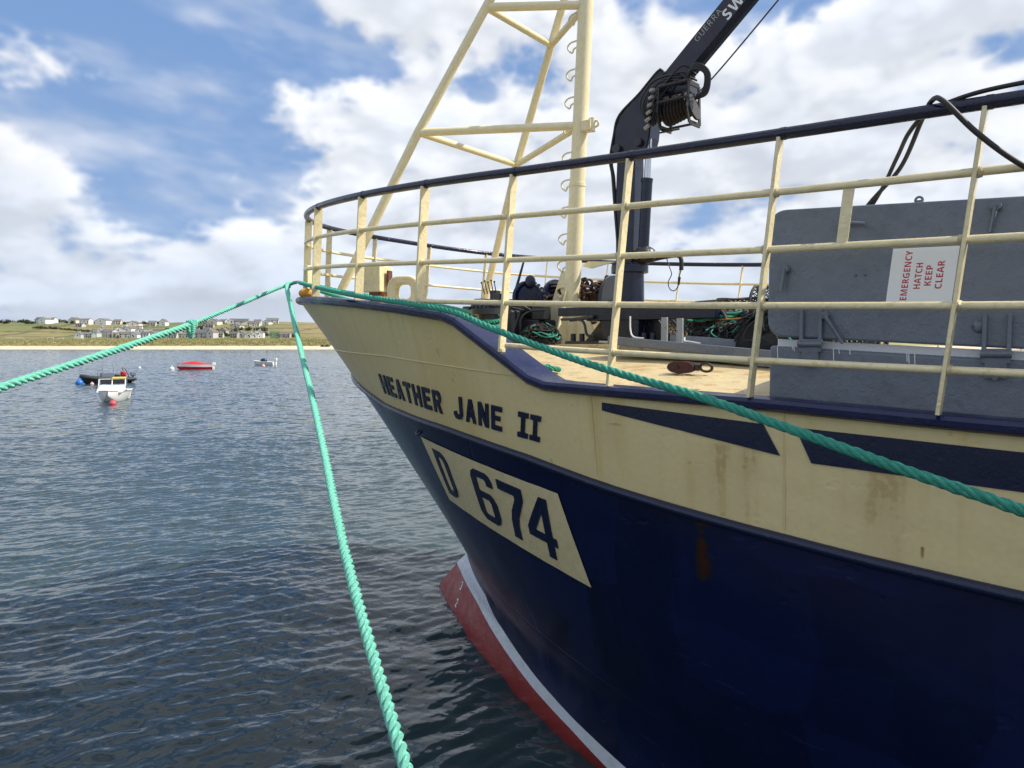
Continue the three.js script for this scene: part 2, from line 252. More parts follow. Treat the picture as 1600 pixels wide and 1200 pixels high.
// tiling ripple normals: sums of waves that fit the tile
function rippleNormals(n, tile, lo, hi, count, slope, main) {
  const W = []; for (let i = 0; i < count; i++) { const L = lo * Math.pow(hi / lo, rnd()), a = main + rr(-1, 1) * 0.95, kx = Math.round(Math.sin(a) * tile / L), kz = Math.round(Math.cos(a) * tile / L); W.push([kx, kz, rr(0, 6.28), rr(0.5, 1.2)]); }
  let tot = 0; for (const w of W) tot += w[3] * w[3] / 2; const g = slope / Math.sqrt(tot);
  const d = new Uint8Array(n * n * 4);
  for (let j = 0; j < n; j++) for (let i = 0; i < n; i++) {
    let sx = 0, sz = 0; const u = i / n * 6.28318530718, v = j / n * 6.28318530718, ph = 0.9 * Math.sin(2 * u + v) + 0.7 * Math.sin(u - 3 * v);
    for (const [kx, kz, p, a] of W) { const c = Math.cos(kx * u + kz * v + p + ph) * a * g, m = Math.hypot(kx, kz) || 1; sx += c * kx / m; sz += c * kz / m; }
    const L = Math.hypot(sx, sz, 1), k = (j * n + i) * 4; d[k] = (0.5 - 0.5 * sx / L) * 255; d[k + 1] = (0.5 - 0.5 * sz / L) * 255; d[k + 2] = (0.5 + 0.5 / L) * 255; d[k + 3] = 255;
  }
  const t = new THREE.DataTexture(d, n, n); t.wrapS = t.wrapT = THREE.RepeatWrapping; t.magFilter = THREE.LinearFilter; t.minFilter = THREE.LinearMipmapLinearFilter; t.generateMipmaps = true; t.repeat.set(1 / tile, 1 / tile); t.needsUpdate = true; return t;
}
const seaColor = lin(0.028, 0.051, 0.060);
const nearSea = new THREE.MeshPhysicalMaterial({ color: seaColor, roughness: 0.03, ior: 1.34, normalMap: rippleNormals(512, 5, 0.07, 0.3, 40, 0.06, 0.3) });
const midSea = new THREE.MeshPhysicalMaterial({ color: seaColor, roughness: 0.04, ior: 1.34, normalMap: rippleNormals(1024, 17, 0.16, 0.9, 60, 0.125, 0.3) });
const farSea = new THREE.MeshPhysicalMaterial({ color: seaColor, roughness: 0.10, ior: 1.34, normalMap: rippleNormals(1024, 61, 0.8, 5, 70, 0.14, 0.2) });
structure('harbour_water', waterPatch(-22, 12, -28, 4, 0.056, 0.2), nearSea);
structure('bay_water', mergeGeometries([waterPatch(-90, 60, -120, -28, 0.28, 0.9), waterPatch(-230, 60, -320, -120, 0.7, 2.0), waterPatch(-430, 60, -600, -320, 1.6, 4.0), waterPatch(-90, -22, -28, 4, 0.5, 2), waterPatch(12, 60, -28, 4, 0.5, 2)]), midSea);
structure('open_water', mergeGeometries([waterPatch(-1600, 1600, -700, -600, 20, 0), waterPatch(60, 1600, -600, -120, 20, 0), waterPatch(-1600, -430, -600, -320, 20, 0), waterPatch(-1600, -230, -320, -120, 20, 0), waterPatch(-1600, -90, -120, 200, 20, 0), waterPatch(60, 1600, -120, 200, 20, 0), waterPatch(-90, 60, 4, 200, 10, 0)]), farSea);

// ---------------------------------------------------------------- quay under the photographer (ship frame: x aft, y up, z to port)
const SHIP = { pos: [-1.597, 0, -11.064], turn: -37.94 * Math.PI / 180 };
const toWorld = new THREE.Matrix4().compose(V(...SHIP.pos), new THREE.Quaternion().setFromAxisAngle(up, SHIP.turn), V(1, 1, 1));
const concrete = new THREE.MeshStandardMaterial({ map: rep(weather([0.40, 0.39, 0.36], [0.24, 0.25, 0.22], 0.9), 0.5), roughness: 0.9, bumpMap: bump1, bumpScale: 0.006 });
const quay = structure('quay', [box(11, 0, 13.15, 40, 3.9, 12, 0.05)], concrete);
quay.applyMatrix4(toWorld);

// ---------------------------------------------------------------- far shore
const shoreZ = 584;
function terrain(x, d) { // height at x, d metres out
  const t = d - shoreZ - 5 * fbm(x * 0.006, 2, 1, 2);
  const az = x / d;
  const right = sstep(-0.36, 0.3, az);
  const dune = 2.2 * fbm(x * 0.05, d * 0.05, 4, 4) * sstep(20, 34, t) * sstep(90, 50, t);
  let h = -0.6 + 3.6 * sstep(-6, 26, t) + 4.8 * sstep(24, 44, t) + lerp(22, 30, right) * sstep(40, 330, t) + 5 * sstep(200, 420, t);
  h += 2.4 * fbm(x * 0.008, d * 0.01, 8, 4) * sstep(60, 200, t) + 3.0 * fbm(x * 0.0032, d * 0.003, 3, 2) * sstep(60, 260, t) + dune;
  h -= 12 * sstep(420, 800, t);
  return h;
}
{
  const xs = [], ds = []; for (let i = 0; i <= 460; i++) xs.push(lerp(-900, 1100, i / 460)); for (let j = 0; j <= 150; j++) ds.push(shoreZ - 12 + 620 * Math.pow(j / 150, 1.7));
  const g = grid(460, 150, (u, v) => { const x = xs[Math.round(u * 460)], d = ds[Math.round(v * 150)]; return V(x, terrain(x, d), -d); });
  const p = g.attributes.position, col = new Float32Array(p.count * 3);
  for (let i = 0; i < p.count; i++) {
    const x = p.getX(i), d = -p.getZ(i), t = d - shoreZ - 5 * fbm(x * 0.006, 2, 1, 2);
    const n = fbm(x * 0.03, d * 0.03, 2, 4), n2 = fbm(x * 0.12, d * 0.09, 6, 3);
    // field cells with hedge lines
    const fx = x / 75 + 0.6 * fbm(x * 0.006, d * 0.006, 1, 2), fd = d / 58 + 0.5 * fbm(x * 0.005, d * 0.006, 9, 2);
    const cell = noise(Math.floor(fx) * 7.3 + 0.4, Math.floor(fd) * 5.1 + 0.2, 2.5);
    const sand = [0.60, 0.50, 0.37], dune = [0.30, 0.275, 0.13], green = [0.115, 0.145, 0.05], gold = [0.25, 0.20, 0.085];
    const az = x / d, gw = clamp(0.32 + 0.9 * cell + 0.7 * n + 0.7 * sstep(-0.36, -0.28, az)), edge = (Math.min(fx - Math.floor(fx), 1 - fx + Math.floor(fx)) < 0.05 || Math.min(fd - Math.floor(fd), 1 - fd + Math.floor(fd)) < 0.06) && n2 > -0.15 ? 0.45 : 1;
    const a = sstep(20, 28, t + 7 * n2), b = sstep(44, 60, t + 10 * n);
    for (let k = 0; k < 3; k++) { const f = lerp(green[k], gold[k], gw) * edge * (1 + 0.35 * n2); col[3 * i + k] = Math.max(0.01, lerp(lerp(sand[k] * (1 + 0.12 * n2), dune[k] * (1 + 0.6 * n2), a), f, b)); }
  }
  g.setAttribute('color', new THREE.BufferAttribute(col, 3));
  structure('hillside', g, new THREE.MeshStandardMaterial({ vertexColors: true, roughness: 1 }));
}
const at = (bearing, d) => { const x = (bearing - 800) / 1105 * d; return [x, terrain(x, d), -d]; };   // compass scale of the far shore: 800 is due north (-z), 1105 steps make 45 degrees
// houses
const HM = { white: [0.80, 0.79, 0.76], cream: [0.66, 0.62, 0.53], grey: [0.52, 0.52, 0.51], stone: [0.40, 0.38, 0.35] };
const wallM = Object.fromEntries(Object.entries(HM).map(([k, c]) => [k, new THREE.MeshStandardMaterial({ color: lin(...c), roughness: 0.9 })]));
const roofM = [[0.11, 0.115, 0.125], [0.16, 0.16, 0.165], [0.15, 0.135, 0.125]].map((c) => new THREE.MeshStandardMaterial({ color: lin(...c), roughness: 0.8 }));
const paneM = new THREE.MeshPhysicalMaterial({ color: lin(0.03, 0.035, 0.045), roughness: 0.1 });
const ORD = ['first', 'second', 'third', 'fourth', 'fifth', 'sixth', 'seventh', 'eighth', 'ninth', 'tenth', 'eleventh', 'twelfth', 'thirteenth', 'fourteenth', 'fifteenth', 'sixteenth'], seen = {};
const ordinal = (label, group) => { if (!group) return label; seen[group] = (seen[group] || 0) + 1; return label + ', ' + ORD[seen[group] - 1] + ' from the left'; };
function house(bearing, d, w, wall, gable, label, group) {
  label = ordinal(label, group);
  const pos = at(bearing, d), o = thing('house', label, 'house', [pos[0], pos[1] - 0.5, pos[2]], rr(-0.25, 0.25) + (gable ? Math.PI / 2 : 0), group);
  w *= rr(0.75, 1.45); const dp = rr(5.5, 9), hh = rr(2.6, 5.4), rh = rr(1.8, 3.6), W = gable ? Math.max(dp, w * 1.1) : w, D = gable ? w : dp;
  const s = new THREE.Shape([[-D / 2, 0], [D / 2, 0], [D / 2, hh], [0, hh + rh], [-D / 2, hh]].map(([a, b]) => new THREE.Vector2(a, b)));
  const g = new THREE.ExtrudeGeometry(s, { depth: W, bevelEnabled: false }); g.translate(0, 0, -W / 2); g.rotateY(Math.PI / 2);
  part(o, 'wall', [g], wallM[wall]);
  const sl = Math.hypot(D / 2, rh), ang = Math.atan2(rh, D / 2), slabs = [];
  for (const q of [-1, 1]) { const b = new THREE.BoxGeometry(W + 0.5, 0.22, sl + 0.35); b.rotateX(q * ang); b.translate(0, hh + rh / 2 + 0.13, q * D / 4); slabs.push(b); }
  const roof = part(o, 'roof', slabs, roofM[Math.floor(rnd() * 3)]);
  part(roof, 'chimney', [new THREE.BoxGeometry(0.8, 1.7, 0.7).translate((rnd() < 0.5 ? -1 : 1) * (W / 2 - 0.6), hh + rh + 0.4, 0)], wallM[wall]);
  const N = gable ? 2 : 3, win = (x, y, z, ry) => { const b = new THREE.BoxGeometry(1.1, 1.3, 0.12); b.rotateY(ry); b.translate(x, y, z); part(o, 'window', [b], paneM); };
  if (gable) for (const side of [-1, 1]) for (let i = 0; i < N; i++) win(side * (W / 2 + 0.02), i ? hh * 0.9 : 1.7, i ? 0 : 0.8, Math.PI / 2);
  else for (let i = 0; i < N; i++) for (const y of [1.6, 3.5]) win(lerp(-W / 2 + 1.2, W / 2 - 1.2, i / (N - 1)), y, D / 2 + 0.02, 0);
  if (!gable) part(o, 'door', [new THREE.BoxGeometry(1, 2.1, 0.14).translate(W * 0.2, 1.05, D / 2 + 0.02)], roofM[2]);
}
{
  const up1 = [66, 74, 83, 120, 137, 165, 186], up2 = [240, 258, 322, 337, 351, 365, 379, 391, 404, 419, 427];
  up1.forEach((p, i) => house(p, rr(850, 880), rr(8, 10), i % 3 ? 'white' : 'cream', i % 2, 'small pale house on the skyline left of the rope', 'skyline houses left of the rope'));
  up2.forEach((p, i) => house(p, rr(835, 875), rr(9, 12), ['grey', 'white', 'grey', 'cream'][i % 4], i % 2, 'small house in the ridge terrace right of the rope', 'ridge terrace houses'));
  [[153, 1], [165, 1], [190, 1], [197, 1], [206, 1], [218, 0]].forEach(([p, g]) => house(p, rr(735, 750), rr(7, 8.5), 'white', g, 'white gabled house half way up the slope', 'white gabled houses on the slope'));
  [[140, 690, 9, 'grey', 0], [151, 700, 7, 'grey', 1], [178, 690, 11, 'stone', 0], [200, 690, 9, 'grey', 0], [213, 692, 9, 'white', 1], [230, 685, 10, 'white', 0], [243, 690, 9, 'grey', 1]].forEach((a) => house(...a, 'low house at the slope foot left of the knot', 'houses at the slope foot'));
  [[268, 685, 10, 'grey', 0], [284, 690, 10, 'stone', 0], [300, 700, 9, 'grey', 1], [318, 688, 11, 'stone', 0], [333, 684, 10, 'grey', 1], [345, 690, 8, 'grey', 0]].forEach((a) => house(...a, 'dark roofed house right of the knot above the dunes', 'houses right of the rope knot'));
  [[369, 684, 9, 'stone', 0], [381, 690, 7, 'grey', 1]].forEach((a) => house(...a, 'shadowy grey house beside the short bright row', 'grey houses by the white row'));
  [[392, 686, 7.5, 'white', 1], [399, 686, 7, 'white', 1], [406, 690, 7, 'white', 1]].forEach((a) => house(...a, 'white gable end house of the short bright row', 'short bright row'));
  [172, 225, 250].forEach((p, i) => house(p, rr(705, 730), rr(7, 10), ['grey', 'white', 'stone'][i % 3], i % 2, 'house climbing behind the slope foot houses', 'houses climbing behind'));
  [276, 309, 326, 351].forEach((p, i) => house(p, rr(705, 735), rr(7, 10), ['stone', 'grey', 'white'][i % 3], i % 2, 'grey roofed house in the back row right of the knot', 'back row right of the knot'));
  [128, 212, 330, 372, 398].forEach((p, i) => house(p, rr(800, 835), rr(8, 11), ['grey', 'cream', 'stone'][i % 3], i % 2, 'small house just below the skyline among hedges', 'houses below the skyline'));
  house(446, 690, 10, 'stone', 0, 'lone dark roofed house right of the green net under the gold hill', undefined);
  house(125, 672, 5, 'grey', 1, 'lone small grey hut beside the leftmost tall pole', undefined);
}
// bushes
const leafM = [[0.035, 0.05, 0.018], [0.05, 0.062, 0.024], [0.07, 0.06, 0.028]].map((c) => new THREE.MeshStandardMaterial({ color: lin(...c), roughness: 1, side: THREE.DoubleSide }));
function crown(rx, ry, rz, n, leaf) {
  const pos = [];
  const lobes = Array.from({ length: 7 }, () => [rr(-0.7, 0.7) * rx, rr(0.2, 0.85) * ry, rr(-0.6, 0.6) * rz, rr(0.35, 0.6)]);
  for (let i = 0; i < n; i++) {
    const L = lobes[i % 7], v = V(rr(-1, 1), rr(-1, 1), rr(-1, 1)).normalize().multiplyScalar(Math.cbrt(rr(0.3, 1)) * L[3]);
    const c = V(L[0] + v.x * rx, Math.max(0.1, L[1] + v.y * ry), L[2] + v.z * rz), a = V(rr(-1, 1), rr(-1, 1), rr(-1, 1)).normalize().multiplyScalar(leaf), b = V(rr(-1, 1), rr(-1, 1), rr(-1, 1)).normalize().multiplyScalar(leaf);
    for (const q of [c.clone().add(a), c.clone().add(b), c.clone().sub(a)]) pos.push(q.x, q.y, q.z);
  }
  const g = new THREE.BufferGeometry(); g.setAttribute('position', new THREE.Float32BufferAttribute(pos, 3)); g.computeVertexNormals(); return g;
}
{
  const kinds = [0, 1, 2, 3].map((k) => crown(7, 4.5, 4, 420, 0.8));
  const bush = (bearing, d, sc, m, label, group) => { const p = at(bearing, d), o = thing('bush', ordinal(label, group), 'bush', [p[0], p[1] - 0.3, p[2]], rr(0, 6), group); part(o, 'crown', kinds[Math.floor(rnd() * 4)], leafM[m]); part(o, 'trunk', [rod(V(0, 0, 0), V(0, 2.5, 0), 0.3, 0.15, 6)], leafM[2]); o.scale.setScalar(sc); };
  for (const [p, s] of [[4, 1], [12, 0.9], [20, 0.6], [33, 0.7], [41, 0.9], [48, 0.8], [56, 0.5]]) bush(p, rr(850, 880), s, 0, 'dark bushy tree on the skyline at the far left', 'skyline trees far left');
  for (const p of [98, 107, 116, 150, 176, 196, 203, 228, 236, 250]) bush(p, rr(860, 890), rr(0.5, 0.8), 0, 'dark low tree between the skyline houses', 'skyline trees among houses');
  for (let i = 0; i < 16; i++) bush(58 + i * 5.6, 790 - i * 2, rr(0.35, 0.6), i % 3, 'brown hedge clump in the left field hedgerow', 'hedgerow clumps');
  for (let i = 0; i < 14; i++) bush(262 + i * 11.5 + rr(-3, 3), rr(745, 800), rr(0.5, 1.0), i % 2, 'dark scrub bush below the ridge terrace', 'scrub below the terrace');
  for (const p of [352, 358, 412, 420, 436, 454, 461]) bush(p, rr(690, 720), rr(0.5, 0.9), 0, 'dark shrub beside the houses behind the dunes', 'shrubs by the houses');
}
// dune grass
{
  const blade = new THREE.BufferGeometry(); const q = []; for (let i = 0; i < 9; i++) { const a = rr(0, 6.28), x = rr(-0.7, 0.7), z = rr(-0.7, 0.7), l = rr(0.5, 1.1); q.push(x - 0.14 * Math.cos(a), 0, z - 0.14 * Math.sin(a), x + 0.14 * Math.cos(a), 0, z + 0.14 * Math.sin(a), x + rr(-0.3, 0.3), l, z + rr(-0.3, 0.3)); }
  blade.setAttribute('position', new THREE.Float32BufferAttribute(q, 3)); blade.computeVertexNormals();
  const N = 9000, im = new THREE.InstancedMesh(blade, new THREE.MeshStandardMaterial({ color: 0xffffff, roughness: 1, side: THREE.DoubleSide }), N), m4 = new THREE.Matrix4(), c = new THREE.Color();
  for (let i = 0; i < N; i++) { const x = rr(-520, -130), d = shoreZ + rr(24, 62), s = rr(0.8, 1.9); m4.compose(V(x, terrain(x, d) - 0.1, -d), new THREE.Quaternion().setFromAxisAngle(up, rr(0, 6)), V(s, s, s)); im.setMatrixAt(i, m4); const t = rnd(); im.setColorAt(i, c.setRGB(lerp(0.20, 0.46, t), lerp(0.21, 0.40, t), lerp(0.08, 0.19, t))); }
  im.name = 'dune_grass'; im.userData = { label: 'pale dune grass along the top of the far beach', category: 'grass', kind: 'stuff' }; shade(im); scene.add(im);
}
// pitch furniture on the shore
const poleM = new THREE.MeshStandardMaterial({ color: lin(0.5, 0.5, 0.48), roughness: 0.6 }), goalM = new THREE.MeshStandardMaterial({ color: lin(0.8, 0.8, 0.8), roughness: 0.5 });
for (const [bearing, h, lab] of [[123.5, 11, 'tall pale pole beside the lone grey hut'], [166, 12, 'tall pale pole right of the left green net'], [168.5, 11, 'tall pale pole in front of the slope foot houses'], [177, 15, 'tallest pale pole left of the rope over the dunes'], [400, 15, 'tall thin pole in front of the short bright row'], [421, 13, 'tall thin pole left of the right green net']]) {
  const p = at(bearing, 652), o = thing('light_pole', lab, 'pole', [p[0], p[1] - 0.3, p[2]], 0, 'pitch light poles'); part(o, 'post', [rod(V(0, 0, 0), V(0, h, 0), 0.22, 0.12, 8)], poleM); part(o, 'lamp_head', [box(0, h, 0.2, 1.3, 0.35, 0.5, 0.05)], poleM);
}
for (const [bearing, w, lab] of [[14, 5, 'white goal frame at the far left of the shore grass'], [22, 4, 'low white frame second from the left on the grass'], [33, 6, 'wide white goal frame third from the left'], [80, 6, 'white goal frame alone on the grass left of the hut'], [96, 5, 'low white frame right of the lone goal'], [121, 4, 'small white frame at the foot of the leftmost pole']]) {
  const p = at(bearing, 640), o = thing('goal_frame', lab, 'goal', p, rr(-0.2, 0.2), 'white goals on the shore grass');
  part(o, 'post', [rod(V(-w / 2, 0, 0), V(-w / 2, 2.1, 0), 0.16)], goalM); part(o, 'post', [rod(V(w / 2, 0, 0), V(w / 2, 2.1, 0), 0.16)], goalM); part(o, 'crossbar', [rod(V(-w / 2 - 0.16, 2.1, 0), V(w / 2 + 0.16, 2.1, 0), 0.16)], goalM); part(o, 'back_frame', [rod(V(-w / 2, 0.1, -1.4), V(w / 2, 0.1, -1.4), 0.1), rod(V(-w / 2, 2.1, 0), V(-w / 2, 0.1, -1.4), 0.1), rod(V(w / 2, 2.1, 0), V(w / 2, 0.1, -1.4), 0.1)], goalM);
}
const netM = new THREE.MeshStandardMaterial({ color: lin(0.03, 0.19, 0.15), roughness: 0.9 });
for (const [bearing, w, h, lab] of [[149, 3.4, 9, 'narrow green ball net left of the two pale poles'], [430, 8, 8, 'wide green ball net right of the bright row']]) {
  const p = at(bearing, 656), o = thing('ball_net', lab, 'net', [p[0], p[1] - 0.3, p[2]], 0.1, 'green ball nets'); const g = [];
  for (let i = 0; i <= w / 0.4; i++) g.push(rod(V(-w / 2 + i * 0.4, 0, 0), V(-w / 2 + i * 0.4, h, 0), 0.055, 0.055, 4)); for (let j = 1; j <= h / 0.5; j++) g.push(rod(V(-w / 2, j * 0.5, 0), V(w / 2, j * 0.5, 0), 0.055, 0.055, 4));
  part(o, 'mesh', g, netM); part(o, 'post', [rod(V(-w / 2, 0, 0), V(-w / 2, h, 0), 0.12)], netM); part(o, 'post', [rod(V(w / 2, 0, 0), V(w / 2, h, 0), 0.12)], netM);
}
for (const [bearing, lab] of [[505, 'dark rock on the sand beside the bow, left of two'], [512, 'dark rock on the sand nearest the bow']]) { const p = at(bearing, 600), g = new THREE.IcosahedronGeometry(1.5, 2), q = g.attributes.position; for (let i = 0; i < q.count; i++) { const f = 1 + 0.5 * noise(q.getX(i) + bearing, q.getY(i), q.getZ(i)); q.setXYZ(i, q.getX(i) * f * 1.3, q.getY(i) * f * 0.8, q.getZ(i) * f); } g.translate(p[0], p[1] + 0.4, p[2]); solo('beach_rock', [g], M.dark, lab, 'rock', 'beach rocks'); }

// ---------------------------------------------------------------- the fishing boat: x = metres aft of the stem head, y = height above water, z = metres to port
const boat = thing('fishing_boat', 'large navy and cream steel fishing boat moored with its bow to the left', 'fishing boat', SHIP.pos, SHIP.turn);
function interp(X, Y, x) { if (x <= X[0]) return Y[0]; for (let i = 1; i < X.length; i++) if (x <= X[i]) return lerp(Y[i - 1], Y[i], (x - X[i - 1]) / (X[i] - X[i - 1])); return Y[Y.length - 1]; }
const HS = [-1.6, 0, 0.5, 0.62, 1.0, 1.5, 2.0, 2.5, 3.0, 3.5, 4.15, 5], S0 = [0.45, 0.58, 1.04, 1.18, 1.145, 0.983, 0.795, 0.608, 0.422, 0.234, -0.051, -0.1];
const stem = (h) => interp(HS, S0, h);
function hullPar(h) { const t = clamp(h / 4.15, 0, 1.05), g = clamp((h - 0.45) / 3.7, 0, 1.05), lo = h < 0 ? 1 + 0.28 * h : 1; return [1 - 0.66 * Math.pow(g, 0.75), 8.6 - 3.6 * t, (3.42 + 0.30 * t) * lo]; }
const LEN = 21;
function sternIn(s) { return 1 - 0.10 * sstep(13, LEN, s); }
function beam(s, h) { const [k, A, B] = hullPar(h), u = (s - stem(h)) / A; if (u <= 0) return 0; return (u < 1 ? B * Math.pow(1 - (1 - u) * (1 - u), k) : B + 0.012 * Math.min(6, s - stem(h) - A)) * sternIn(s); }
const strakeH = (s) => interp([0.3, 1.84, 2.16, 2.67, 3.36, 3.89, 4.86, 5.58, 6.18, 6.57, 7.23, 7.95, 12, 21], [3.48, 3.262, 3.204, 3.10, 3.032, 2.988, 2.869, 2.748, 2.671, 2.629, 2.562, 2.51, 2.38, 2.5], s);
const gunH = (s) => interp([0, 1.6, 2.4, 2.96, 3.57, 4.27, 5.10, 5.68, 6.66, 7.64, 7.93, 12, 21], [4.25, 4.19, 4.125, 4.075, 4.01, 3.915, 3.415, 3.395, 3.365, 3.32, 3.31, 3.2, 3.4], s);
const whiteHi = (s) => interp([1.1, 2.47, 3.03, 3.92, 4.61, 5.35, 9, 21], [0.64, 0.585, 0.45, 0.335, 0.27, 0.215, 0.08, 0.0], s);
const whiteLo = (s) => interp([1.1, 2.2, 2.96, 3.94, 4.62, 5.11, 9, 21], [0.43, 0.40, 0.32, 0.215, 0.165, 0.10, -0.08, -0.15], s);
function dent(s, h) { return 0.005 * fbm(s * 1.1, h * 1.1, 3, 3) - 0.004 * Math.pow(0.5 + 0.5 * Math.cos(2 * Math.PI * s / 0.62), 6) * sstep(0.4, 1.2, h); }
// a band of plating between two height curves, both sides of the stem in one piece
const cols = []; for (let i = 0; i <= 190; i++) cols.push(Math.PI / 2 * Math.pow(i / 190, 1.15)); for (let i = 1; i <= 60; i++) cols.push(Math.PI / 2 + i / 60);
function hullPoint(ph, hf, side) { // ph: bow angle up to a right angle, beyond that straight run aft
  let h = hf(4), s = 4; for (let k = 0; k < 14; k++) { const [, A] = hullPar(h), e = stem(h) + A; s = ph < Math.PI / 2 ? stem(h) + A * (1 - Math.cos(ph)) : lerp(e, LEN, ph - Math.PI / 2); h = hf(s); }
  return V(s, h, side * Math.max(0, beam(s, h) + dent(s, h) * sstep(0, 0.3, beam(s, h))));
}
function band(lo, hi, rows, y0, sy, off = 0) {
  const C = cols.length - 1, geos = [];
  for (const side of [1, -1]) {
    const g = grid(C, rows, (u, v) => { const ph = cols[Math.round(u * C)]; const p = hullPoint(ph, (s) => lerp(lo(s), hi(s), v), side); p.z += side * off; return p; }, (p) => [p.x / 10, (p.y - y0) / sy]);
    if (side > 0) { const ix = g.index.array; for (let i = 0; i < ix.length; i += 3) { const t = ix[i]; ix[i] = ix[i + 1]; ix[i + 1] = t; } g.computeVertexNormals(); }
    geos.push(g);
  }
  return mergeGeometries(geos);
}
const bottom = part(boat, 'bottom_plating', band(() => -1.5, whiteLo, 10, -1.5, 4), M.antifoul, 'dull red bottom paint and bulb at the waterline'); boxUV(bottom.geometry);
const bootS = part(boat, 'boot_stripe', band(whiteLo, whiteHi, 4, -0.6, 4), M.boot, 'white boot top stripe above the red bottom'); boxUV(bootS.geometry);
const side = part(boat, 'hull_plating', band(whiteHi, strakeH, 22, -0.6, 4), M.hullNavy, 'glossy navy hull side with a rust streak');
const tops = part(boat, 'topside_plating', band(strakeH, (s) => gunH(s) - 0.03, 16, 2.4, 2), M.cream, 'cream topside plating with stains');
{ // transom
  const pts = []; for (let i = 0; i <= 12; i++) { const h = lerp(-1.4, gunH(LEN), i / 12); pts.push([beam(LEN, h), h]); }
  const s = new THREE.Shape([...pts, ...pts.slice().reverse().map(([a, b]) => [-a, b])].map(([a, b]) => new THREE.Vector2(a, b))); const g = new THREE.ShapeGeometry(s); g.rotateY(-Math.PI / 2); g.translate(LEN - 0.005, 0, 0);
  part(boat, 'transom', [g], M.navy);
}
// lines that follow the side
function sideLine(hf, s0, s1, n, side, off = 0) { const o = []; for (let i = 0; i <= n; i++) { const s = lerp(s0, s1, i / n), h = hf(s); o.push(V(s, h, side * (beam(s, h) + off))); } return o; }
function outline(hf, off, sEnd, n = 70) { // whole bow outline from port quarter round the stem to starboard, dense at the bow
  const P = []; const h0 = hf(0), st = stem(h0);
  for (let i = 0; i <= n; i++) { const t = 1 - i / n, s = st + 0.004 + (sEnd - st) * Math.pow(t, 2.4), h = hf(s); P.push(V(s, h, beam(s, h) + off * sstep(0, 0.25, s - st + 0.1))); }
  const Q = P.map((p) => V(p.x, p.y, -p.z)).reverse(); return [...P, ...Q];
}
const half = (r, n = 8) => Array.from({ length: n }, (_, i) => [r * Math.cos(i / n * 2 * Math.PI), r * Math.sin(i / n * 2 * Math.PI)]);
part(boat, 'rubbing_strake', [sweep(outline((s) => strakeH(s) - 0.02, 0.012, LEN, 110), half(0.033, 10))], M.navy, 'navy half round strake between the cream and the navy');
// gunwale cap: plate with rounded lip, wider on the step down
const capPts = (() => { const P = outline((s) => gunH(s), 0.02, LEN, 150); return P; })();
part(boat, 'gunwale_cap', [sweep(capPts, (i) => { const s = capPts[i].x, w = lerp(0.15, 0.30, sstep(4.2, 4.45, s) * sstep(5.35, 5.0, s)), q = 0.037; return [[-0.045, q * 0.3], [-0.030, q * 0.85], [0.0, q], [w, q], [w, q - 0.02], [0.03, -q], [-0.015, -q], [-0.040, -q * 0.5]]; })], M.cap, 'blue gunwale cap with worn paint, stepping down aft');
for (const sg of [1, -1]) part(boat, 'weld_seam', [sweep(sideLine((s) => interp([0.4, 1.8, 3.12, 4.12, 4.88, 5.2], [3.68, 3.637, 3.60, 3.53, 3.474, 3.45], s), 0.45, 5.15, 60, sg, 0.001), half(0.006, 6))], M.cream);
for (const [s, h0, h1] of [[5.55, 2.8, 3.36], [6.83, 2.64, 3.32]]) part(boat, 'weld_seam', [sweep(Array.from({ length: 10 }, (_, i) => { const h = lerp(h0, h1, i / 9); return V(s, h, beam(s, h) + 0.001); }), half(0.004, 6), V(1, 0, 0))], M.cream);
// painted flashes, number panel and letters laid on the side
function onSide(s, h, off) { const e = 0.02, w = beam(s, h), n = V(-(beam(s + e, h) - beam(s - e, h)) / (2 * e), -(beam(s, h + e) - beam(s, h - e)) / (2 * e), 1).normalize(); return V(s, h, w + dent(s, h)).addScaledVector(n, off); }
function sidePatch(tl, tr, br, bl, off, nu = 44, nv = 12) { const g = grid(nu, nv, (u, v) => { const s = lerp(lerp(bl[0], br[0], u), lerp(tl[0], tr[0], u), v), h = lerp(lerp(bl[1], br[1], u), lerp(tl[1], tr[1], u), v); return onSide(s, h, off); }); return [g]; }
part(tops, 'paint_flash', sidePatch([5.637, 3.317], [6.715, 3.247], [6.807, 3.07], [5.633, 3.263], 0.006), M.letter, 'navy wedge painted on the cream side');
part(tops, 'paint_flash', sidePatch([6.892, 3.240], [9.6, 3.13], [9.6, 2.94], [6.978, 3.045], 0.006), M.letter, 'long navy band painted on the cream side');
const panel = part(side, 'number_panel', sidePatch([3.285, 2.835], [5.147, 2.605], [5.316, 1.875], [3.32, 2.175], 0.007), M.panelCream, 'cream slanted panel carrying the number D 674');
